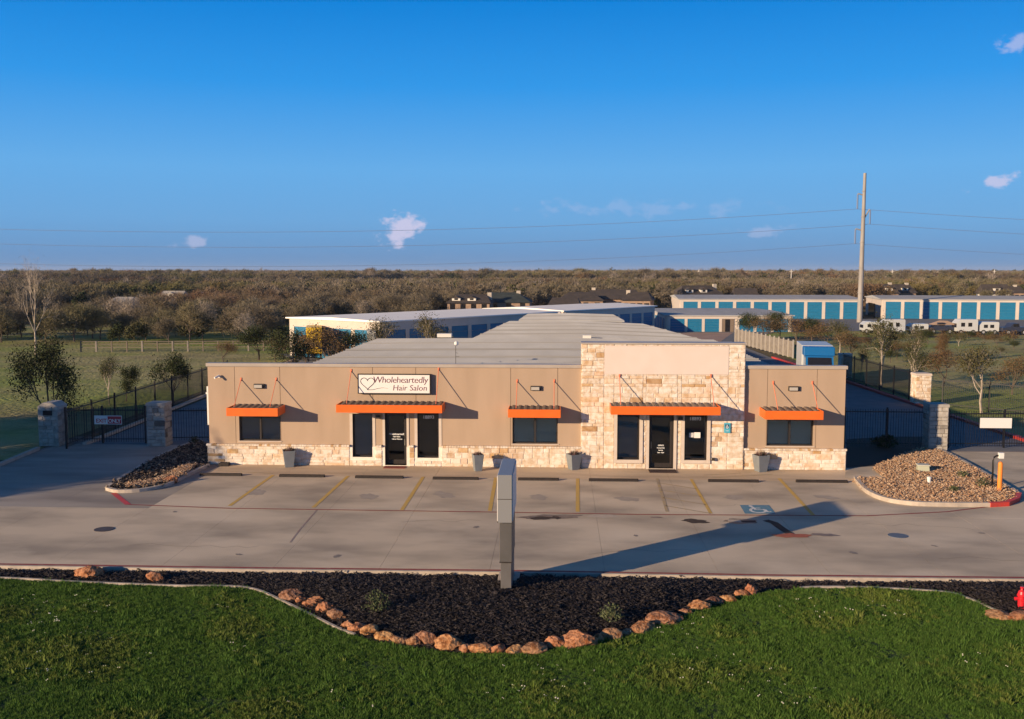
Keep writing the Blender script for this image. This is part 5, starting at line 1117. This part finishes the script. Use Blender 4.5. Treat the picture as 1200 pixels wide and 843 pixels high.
H_ = [(590, 195, 12, 9, 2.6, 4.9, shingle_g, 'house with a dark green hipped roof behind the white-roofed buildings', (), 3, brickw, .5), (553, 190, 9, 8, 2.6, 4.6, shingle, 'brown-roofed house with round dormers left of the green-roofed one', (-2.5, .5), 3.5, brickw, .3),
      (662, 185, 6, 6, 2.2, 4.0, shingle, 'small gabled house right of the green-roofed one', (), None, brickw, .1), (680, 200, 10, 8, 2.8, 4.9, shingle, 'house with a dark hipped roof behind the small gabled one', (), None, brickw, .5),
      (718, 205, 14, 9, 3.0, 5.4, shingle, 'wide brown-roofed house left of the dormered house', (), -4, brickw, .3), (748, 195, 6, 7, 3, 5.0, shingle, 'narrow house with a pale chimney before the wide brown-roofed one', (), -2, brickw, .3), (815, 232, 11, 9, 3.2, 5.9, shingle, 'dark-roofed house with two white dormers above the long storage building', (-2.8, .6), 4.6, brickw, .3),
      (872, 245, 6, 6, 2.6, 4.9, shingle, 'small pale-gabled house right of the dormered house', (), None, houset, .0), (1025, 255, 10, 8, 3, 6.0, shingle, 'house with a tan chimney directly right of the power pole', (2.5,), 3.6, brickw, .1), (1048, 262, 9, 7, 3, 5.8, shingle, 'house with pale gable boards right of the pole house', (1.5,), 3, brickw, .1),
      (1163, 250, 7, 6, 3, 6.0, shingle, 'house with a white gable far on the right', (0,), None, houset, .0), (1183, 262, 6, 6, 3, 5.2, shingle, 'low house with a white chimney at the right border', (), 1, brickw, .2),
      (148, 200, 5.5, 5, 2.6, 3.7, mat('grey_roof_pale', (.35, .33, .3), rough=.7), 'white shed-like house alone in the left woods', (), None, houset, .2), (205, 232, 6, 5, 2.2, 4.4, mat('grey_roof_pale', (.35, .33, .3)), 'white-gabled house in the woods right of the white shed', (0,), None, houset, .0),
      (252, 236, 11, 8, 2.4, 4.0, blueroof, 'house with a dark blue roof in the left woods', (), None, dark_v, .1), (795, 700, 9, 7, 3.5, 6.5, houset, 'tiny distant white house near the horizon left of centre right', (), None, houset, .1),
      (693, 620, 12, 8, 3.5, 6.0, houset, 'distant white farm buildings above the wide brown-roofed house', (), None, houset, .1), (965, 640, 22, 9, 3.2, 4.8, houset, 'long pale distant shed left of the power pole', (), None, houset, .0)]
for (px, D_, L_, Wd, zw, zr, rm, lab, dm, ch, wm, hip) in H_:
    house(PD(px, D_), YAW+random.uniform(-.25, .25), L_*.9, Wd, zw*.88, zr*.84, rm, lab, dm, ch, wm, hip)

# ------------------------------------------------------------------ power pole and lines
pp = PD(1007.5, 160); t = thing('power_pole', pp, YAW, 'tall tapered steel power pole standing before the far storage buildings', 'power pole')
HT = CAMH + (318-205)/FOC*160
k = MB(); k.tube([(0, 0, 0), (.05, 0, HT*.5), (.12, 0, HT)], .46, 14, .24); k.obj('shaft', polem, t)
def zat(py): return CAMH+(318-py)/FOC*160
WH = []
for (sx, ya, yw_, n_) in ((-1, 231, 246, 0), (1, 249, 263.5, 1), (-1, 271.5, 286, 2)):
    k = MB(); xo = sx*.9 if n_ else -.75; xo = {0: -.95, 1: 1.15, 2: -1.15}[n_]
    k.tube([(0, 0, zat(ya)-.3*(n_ == 1)*5 if n_ == 1 else zat(ya)+.1), (xo*.9, 0, zat(ya)+.35), (xo, 0, zat(ya)+.2)], .11, 6); a_ = k.obj('arm', polem, t)
    k = MB(); k.tube([(xo, 0, zat(ya)+.2), (xo, 0, zat(yw_))], .13, 8); k.obj('insulator', wire_m, a_); WH.append((xo, zat(yw_)))
for i in range(5): z = HT*(.2+.17*i); MB().lathe([(.475-.037*i, -.05), (.475-.037*i, .05)], (0.01*i, 0, z), 14).obj('band', polem, t)
wlab = ['topmost power line crossing the sky from the pole', 'middle power line crossing the sky from the pole', 'lowest power line crossing the sky from the pole']
for i, (xo, z) in enumerate(WH):
    k = MB()
    for sgn in (-1, 1):
        span = 204*.0+1466/FOC*160; pts = []
        for j in range(33):
            u = j/32; pts.append((pp.x+RT.x*(xo+sgn*span*u), pp.y+RT.y*(xo+sgn*span*u), z-4*(26.8/FOC*160)*u*(1-u)))
        k.tube(pts, .030, 5)
    tag(k.obj('power_line', wire_m), wlab[i], 'power line', 'power lines')
for (px, top, D_, lab) in ((818, 0, 700, 0),): pass
for i, (px, y0, D_) in enumerate(((697, 316, 640), (818, 316.5, 600), (926, 316, 560), (1044, 317, 620), (1163, 317, 600), (652, 317, 800))):
    c = PD(px, D_); k = MB(); k.tube([(0, 0, 0), (0, 0, CAMH+.9)], .28, 6, .18); k.box(-1, 1, -.1, .1, CAMH-.2, CAMH); tag(link('distant_pole', k.mesh('distant_pole', houset), None, c), ['pale distant pole on the horizon above the white farm', 'pale distant pole above the dormered house', 'pale distant pole left of the power pole', 'pale distant pole just right of the power pole', 'pale distant pole at the far right horizon', 'faint pole left of all the others on the horizon'][i], 'pole', 'distant poles')

# ------------------------------------------------------------------ trees
def tree_parts(seed, H, cr, style, nleaf, lsz, bkm, lfm, trunk_h=.25, levels=3, thick=.017, merge=False, twigw=.03):
    r = random.Random(seed); nr = np.random.default_rng(seed); tk = MB(); tips = []; segs = []
    def grow(p, d, L_, rad, lv):
        q_ = p+d*L_; mid = (p+q_)/2+Vector((r.uniform(-1, 1), r.uniform(-1, 1), 0))*L_*.06
        segs.append((p, mid, q_, rad, lv)); tips.append((mid, lv)); tips.append((q_, lv))
        if lv >= levels: return
        if lv < 2:                                                  # the leader keeps going up
            nd = (d+Vector((r.uniform(-.25, .25), r.uniform(-.25, .25), .5))).normalized(); grow(q_, nd, L_*r.uniform(.6, .75), rad*.62, lv+1)
        for _ in range(r.choice((3, 4)) if lv < 2 else 3):
            a = r.uniform(0, 6.28); e = r.uniform(.35, .95); o_ = d.orthogonal().normalized(); b_ = d.cross(o_); nd = (d*math.cos(e)+(o_*math.cos(a)+b_*math.sin(a))*math.sin(e)); nd.z = nd.z*.8+.18; nd.normalize()
            at_ = q_ if r.random() < .6 else mid.lerp(q_, .5); grow(at_, nd, L_*r.uniform(.6, .85), rad*.5, lv+1)
    th = H*trunk_h; grow(Vector((0, 0, -.05)), Vector((r.uniform(-.06, .06), r.uniform(-.06, .06), 1)).normalized(), th, H*thick+.02, 0)
    V = np.array([q_ for _, _, q_, _, _ in segs]); zmax = V[:, 2].max(); rmax = np.percentile(np.hypot(V[:, 0], V[:, 1]), 97)
    fz = (H*.95-th)/max(zmax-th, .1); fr2 = cr/max(rmax, .1)
    def wp(p): return Vector((p[0]*fr2 if p[2] > th*.8 else p[0], p[1]*fr2 if p[2] > th*.8 else p[1], th+(p[2]-th)*fz if p[2] > th else p[2]))
    for p, m_, q_, rad, lv in segs: tk.tube([wp(p), wp(m_), wp(q_)], rad, 5 if lv < 2 else 3, rad*.62, cap=False)
    T = np.array([wp(t_[0]) for t_ in tips if t_[1] >= levels-1])
    lf = MB(); c = T[nr.integers(0, len(T), nleaf)] + nr.normal(0, 1, (nleaf, 3))*np.array([cr*.16, cr*.16, H*.055])
    c[:, 2] = np.maximum(c[:, 2], th*.7)
    if style == 'twig':                                             # thin long slivers that point up and outwards
        ctr = np.array([0, 0, H*.35]); d = c-ctr; d /= np.linalg.norm(d, axis=1)[:, None]+1e-6; d += nr.normal(0, .75, (nleaf, 3)); d /= np.linalg.norm(d, axis=1)[:, None]
        s = np.cross(d, nr.normal(0, 1, (nleaf, 3))); s /= np.linalg.norm(s, axis=1)[:, None]+1e-6; L2 = nr.uniform(.6, 1.3, nleaf)[:, None]*lsz
        v = np.stack([c-s*twigw, c+s*twigw, c+d*L2], 1).reshape(-1, 3); lf.v = v.tolist(); lf.f = [(3*i, 3*i+1, 3*i+2) for i in range(nleaf)]
    else:
        a = nr.normal(0, 1, (nleaf, 3)); a /= np.linalg.norm(a, axis=1)[:, None]; b = np.cross(a, nr.normal(0, 1, (nleaf, 3))); b /= np.linalg.norm(b, axis=1)[:, None]; s = nr.uniform(.6, 1.3, nleaf)[:, None]*lsz
        v = np.stack([c-a*s, c-b*s*.6, c+a*s, c+b*s*.6], 1).reshape(-1, 3); lf.v = v.tolist(); lf.f = [(4*i, 4*i+1, 4*i+2, 4*i+3) for i in range(nleaf)]
    if merge:
        n0 = len(tk.v); nf = len(tk.f); tk.v += lf.v; tk.f += [tuple(i+n0 for i in f) for f in lf.f]; me = tk.mesh('tree', bkm, lfm)
        mi = np.zeros(len(tk.f), np.int32); mi[nf:] = 1; me.polygons.foreach_set('material_index', mi); return me
    return tk.mesh('trunk', bkm), lf.mesh('crown', lfm)
def plant(name, parts, loc, s, rz, lab, cat='tree', grp=None, sz=None):
    t = thing(name, loc, rz, lab, cat, grp); t.scale = (s, s, sz or s); link('trunk', parts[0], t); link('crown', parts[1], t); return t
oak = [tree_parts(40+i, 4.0, 1.7, 'leaf', 5200, .062, bark, leaf_dark) for i in range(2)]
olive_t = [tree_parts(50+i, 4.0, 1.6, 'leaf', 3000, .052, bark_pale, leaf_olive, .3) for i in range(3)]
rust_t = [tree_parts(55+i, 4.0, 1.9, 'leaf', 3600, .055, bark, leaf_rust, .2) for i in range(2)]
def at_px(px, pyb): return G(px, pyb)
def put(px, pyb, pyt, parts, lab, name='oak_tree', grp='trees round the storage yard', wide=1.0, href=4.0, Dn=None):
    c = G(px, pyb) if Dn is None else PD(px, Dn); D_ = (c-CAM).dot(FW); zt = CAMH-(pyt-318)/FOC*D_
    t = plant(name, parts, c, 1, random.uniform(0, 6), lab, 'tree', grp); s = zt/href; t.scale = (s*wide, s*wide, s); return t
big = tree_parts(61, 5.0, 1.9, 'leaf', 8500, .06, bark, leaf_dark, .10, 4)
put(58, 492, 388, big, 'big dark green tree behind the far left gate pillar', 'evergreen_tree', href=5.0, wide=.95)
put(128, 474, 415, olive_t[0], 'slender young tree left of the two round ones behind the exit gate', 'young_tree', wide=.6)
put(148, 470, 428, oak[1], 'round dark young tree right of the slender one behind the exit gate', 'young_tree', wide=.9)
put(204, 474, 413, oak[0], 'dark young tree behind the second grey pillar', 'young_tree', wide=.85)
put(262, 424, 399, rust_t[0], 'low reddish bush-like tree above the left parapet end', 'young_tree', wide=1.3)
put(303, 422, 381, oak[0], 'dense dark round tree above the left part of the parapet', 'oak_tree', wide=1.45)
put(343, 0, 385, oak[1], 'dark tree left of the yellow truck', wide=1.25, Dn=80); put(387, 0, 377, rust_t[1], 'brownish tree before the yellow truck', wide=1.15, Dn=79); put(411, 0, 388, oak[1], 'small dark tree right of the yellow truck', wide=1.4, Dn=82)
put(358, 0, 394, oak[0], 'low dark tree under the left of the yellow truck', wide=1.3, Dn=83); put(428, 0, 398, rust_t[0], 'low brown tree below the small white truck', wide=1.2, Dn=78); put(322, 0, 392, rust_t[0], 'thin brown tree between the two dark round ones', wide=1.1, Dn=90)
put(450, 415, 371, olive_t[1], 'olive tree at the near corner of the white-roofed building', wide=.9, Dn=86); put(500, 415, 364, olive_t[2], 'olive tree rising behind the grey roof edge', wide=1.0, Dn=84)
for i, (px, D_, top, pr, lab) in enumerate(((880, 118, 366, oak[0], 'dark tree left of its clump behind the board fence'), (897, 112, 368, rust_t[0], 'rusty tree second in the clump behind the board fence'), (915, 120, 365, oak[1], 'dark tree in the middle of the clump behind the board fence'), (934, 108, 369, rust_t[1], 'rusty tree above the blue truck'), (952, 114, 372, oak[0], 'dark tree right of the rusty one above the blue truck'), (968, 104, 375, rust_t[0], 'low rusty tree above the far sunlit pillar'), (985, 98, 374, olive_t[0], 'olive tree behind the far sunlit pillar'), (1000, 92, 385, rust_t[1], 'low brown tree right of the far sunlit pillar'))):
    put(px, 0, top, pr, lab, wide=1.25, Dn=D_)
put(1033, 455, 369, olive_t[1], 'tall thin green tree with a pale trunk behind the right iron fence', 'young_tree', wide=.72); put(1009, 446, 402, olive_t[0], 'short thin tree left of the tall green one', 'young_tree', wide=.6)
put(1068, 466, 394, olive_t[2], 'thin brownish tree with a pale trunk left of the cream pillar', 'young_tree', wide=.75)
put(1105, 452, 408, rust_t[0], 'spreading brown tree behind the cream pillar', 'young_tree', wide=1.3); put(1150, 484, 404, tree_parts(71, 4.0, 2.0, 'leaf', 2800, .055, bark_pale, leaf_olive, .36), 'young oak with a pale trunk above the blank gate plate', 'young_tree', wide=.95)
put(1186, 462, 412, rust_t[1], 'brown tree at the right border behind the gate', 'young_tree', wide=1.1); put(1100, 425, 385, rust_t[0], 'small dark tree before the tan-covered pickup', 'young_tree', wide=.6); put(1073, 425, 377, olive_t[2], 'thin tree before the low white trailer', 'young_tree', wide=.7)
for i, (px, py, s) in enumerate(((1108, 395, .8), (1127, 396, 1.1), (1180, 398, 1.1), (1052, 396, .9), (1160, 393, .8))):
    c = G(px, py+3); shrub('bush', c, .9*s, .9*s, 260, leaf_olive, ['bush under the tan-covered pickup', 'round bush under the white camper', 'bush under the last pickup truck', 'bush below the motorhome', 'bush below the canopy trailer'][i], 'bush')
dead = tree_parts(81, 10.0, 2.4, 'twig', 420, .5, bark_pale, twig_pale, .28, 4, twigw=.012, thick=.010)
put(42, 415, 292, dead, 'tall bare pale tree rising above the horizon at far left', 'bare_tree', None, href=10.0, wide=.9)
for i in range(16):                                                # scrub between the fence and the parked trailers
    r_x = random.Random(300+i); D_ = r_x.uniform(88, 126); px = 1003+i*12.5+r_x.uniform(-5, 5); zt = r_x.uniform(1.0, 2.0)
    pr = (rust_t[0], rust_t[1], olive_t[0], oak[0])[i % 4]; t = plant('scrub_tree', pr, PD(px, D_), 1, i*1.1, 'brownish scrubby tree between the iron fence and the parked trailers', 'tree', 'scrub before the parked trailers'); t.scale = (zt/4*1.5, zt/4*1.5, zt/4)
for i in range(12):                                                # low brush right in front of the trailers
    r_x = random.Random(500+i); px = 1012+i*16.5+r_x.uniform(-6, 6); c = PD(px, r_x.uniform(118, 126), 0)
    shrub('bush', c, r_x.uniform(.7, 1.3), r_x.uniform(.7, 1.35), 300, leaf_rust if i % 3 else leaf_olive, 'low brown bush in the brush line before the parked trailers', 'bush')['group'] = 'brush line before the trailers'
# shade trees just outside the left of the frame; their shadows lie over the left drive
shade = [tree_parts(90+i, 8.0, 3.4, 'leaf', 3800, .2, bark, leaf_dark, .18) for i in range(2)]
for i, (X, D_, h) in enumerate(((-40, 24.5, 8.4), (-43, 28, 9.0), (-39, 31, 8.2), (-44, 34, 9.0), (-41, 37.5, 8.4), (-46, 41, 8.6), (-36, 20.5, 4.3), (-37, 27, 7.4))):
    t = plant('evergreen_tree', shade[i % 2], XD(X, D_), h/8, i*1.3, 'dark evergreen tree in the row left of the driveway', 'tree', 'evergreen row left of the driveway')

# woods
bare = [tree_parts(100+i, 6.0, 3.0+.3*(i % 2), 'twig', 4200, .62, bark, twig_m, .2, 3, twigw=.026, merge=False) for i in range(5)]
pale_b = [tree_parts(110, 6.5, 2.4, 'twig', 1500, .7, bark_pale, twig_pale, .2, 3, twigw=.022)]
ever = [tree_parts(120+i, 5.0, 2.2, 'leaf', 1700, .2, bark, leaf_dark if i else leaf_olive, .12) for i in range(2)]
kinds = bare*2 + pale_b + ever
def blocked(X, D_):
    px = 600+X/D_*FOC
    if D_ < 112 and px < 335: return True
    if X > -28 and D_ < 150: return True
    if X > -12 and D_ < 180: return True
    if X > 20 and D_ < 212: return True
    for h in H_:
        hx = (h[0]-600)/FOC*h[1]
        if abs(X-hx) < h[2]/2+3.0 and -(h[1]*(.44 if h[0] < 300 else .20) if h[1] < 400 else 60) < D_-h[1] < h[3]/2+2: return True
    return False
r = random.Random(3); cand = []
D_ = 112.0
while D_ < 3400:
    step = 4.2 if D_ < 400 else 6.5 if D_ < 900 else 13 if D_ < 1600 else 22
    lim = .62*D_+8; X = -lim
    while X < lim:
        x2 = X+r.uniform(-.45, .45)*step; d2 = D_+r.uniform(-.45, .45)*step
        dens = math.sin(x2*.021+1)+math.sin(d2*.017+x2*.009)+.7*math.sin(x2*.05-d2*.03)
        if not blocked(x2, d2) and (dens > -1.0 or r.random() < .12) and (D_ < 300 or math.sin(x2*.011+2)*math.sin(d2*.007+1) > -.86): cand.append((x2, d2, dens))
        X += step
    D_ += step
cand.sort(key=lambda c: c[1]); print('woods', len(cand))
wd = ['bare brown tree in the woods beyond the yard', 'bare pale tree in the woods beyond the yard', 'dark evergreen in the woods beyond the yard']
def kind_of(d): 
    u = r.random()
    if math.sin(d[0]*.03+3)+math.sin(d[1]*.022+d[0]*.012) > 1.15: u = u*.4+.6
    return r.randrange(5) if u < .86 else (5 if u < .90 else (6 if u < .95 else 7))
allk = bare + pale_b + ever
NI = 285
for (X, D_, dn) in cand[:NI]:
    ki_ = kind_of((X, D_, dn)); s = r.uniform(.5, .86)*(1 if ki_ < 6 else .85); px = 600+X/D_*FOC
    t = plant('bare_tree' if ki_ < 6 else 'evergreen_tree', allk[ki_], XD(X, D_, -.05), s*1.05, r.uniform(0, 6.28), wd[0 if ki_ < 5 else 1 if ki_ == 5 else 2], 'tree', 'bare brown trees of the woods' if ki_ < 5 else 'bare pale trees of the woods' if ki_ == 5 else 'evergreens of the woods', sz=s*.95)
far = [tree_parts(130+i, 6.0, 3.4, 'twig', 1900, .75, bark, twig_m, .2, 2, twigw=.07, merge=True) for i in range(4)] + [tree_parts(140, 6.5, 2.6, 'twig', 500, 1.0, bark_pale, twig_pale, .2, 2, twigw=.06, merge=True)] + [tree_parts(141+i, 6.0, 2.6, 'leaf', 520, .42, bark, leaf_dark if i else leaf_olive, .1, 2, merge=True) for i in range(2)]
rest = cand[NI:]; P = []; ro = []; sc = []; ix = []
for (X, D_, dn) in rest:
    k_ = kind_of((X, D_, dn)); k_ = k_ if k_ < 4 else (r.randrange(4) if k_ == 4 else k_-1)
    s = r.uniform(.55, .92) * (1.0 if D_ < 500 else 1.15 if D_ < 900 else 1.35 if D_ < 1600 else 1.6)
    und = 1+.22*math.sin(X*.013+1.7*math.sin(D_*.004))+.12*math.sin(X*.041+D_*.02)
    if 500 < D_: s = (7.3+D_*.0009)/6*r.uniform(.8, 1.08)*(.92+.25*(und-1))*(1.25 if r.random() < .03 else 1)
    p = XD(X, D_, -.1); P.append(tuple(p)); ro.append((0, 0, r.uniform(0, 6.28))); sc.append(s); ix.append(k_)
scatter('distant_woods', P, ro, sc, far, ix, 'distant mass of bare brown woods reaching to the horizon', 'woods')

# ------------------------------------------------------------------ air
hz = bpy.data.materials.new('haze'); hz.use_nodes = True; hn = hz.node_tree; hn.nodes.clear()
ho = hn.nodes.new('ShaderNodeOutputMaterial'); hv = hn.nodes.new('ShaderNodeVolumePrincipled'); hv.inputs['Density'].default_value = .0001; hv.inputs['Color'].default_value = (.78, .84, 1, 1); hv.inputs['Anisotropy'].default_value = 0
hn.links.new(hv.outputs[0], ho.inputs['Volume'])
k = MB(); k.box(-5200, 5200, -5200, 5200, -1.1, 27); tag(k.obj('haze', hz), 'thin pale haze lying over the woods', 'haze', None, 'stuff')
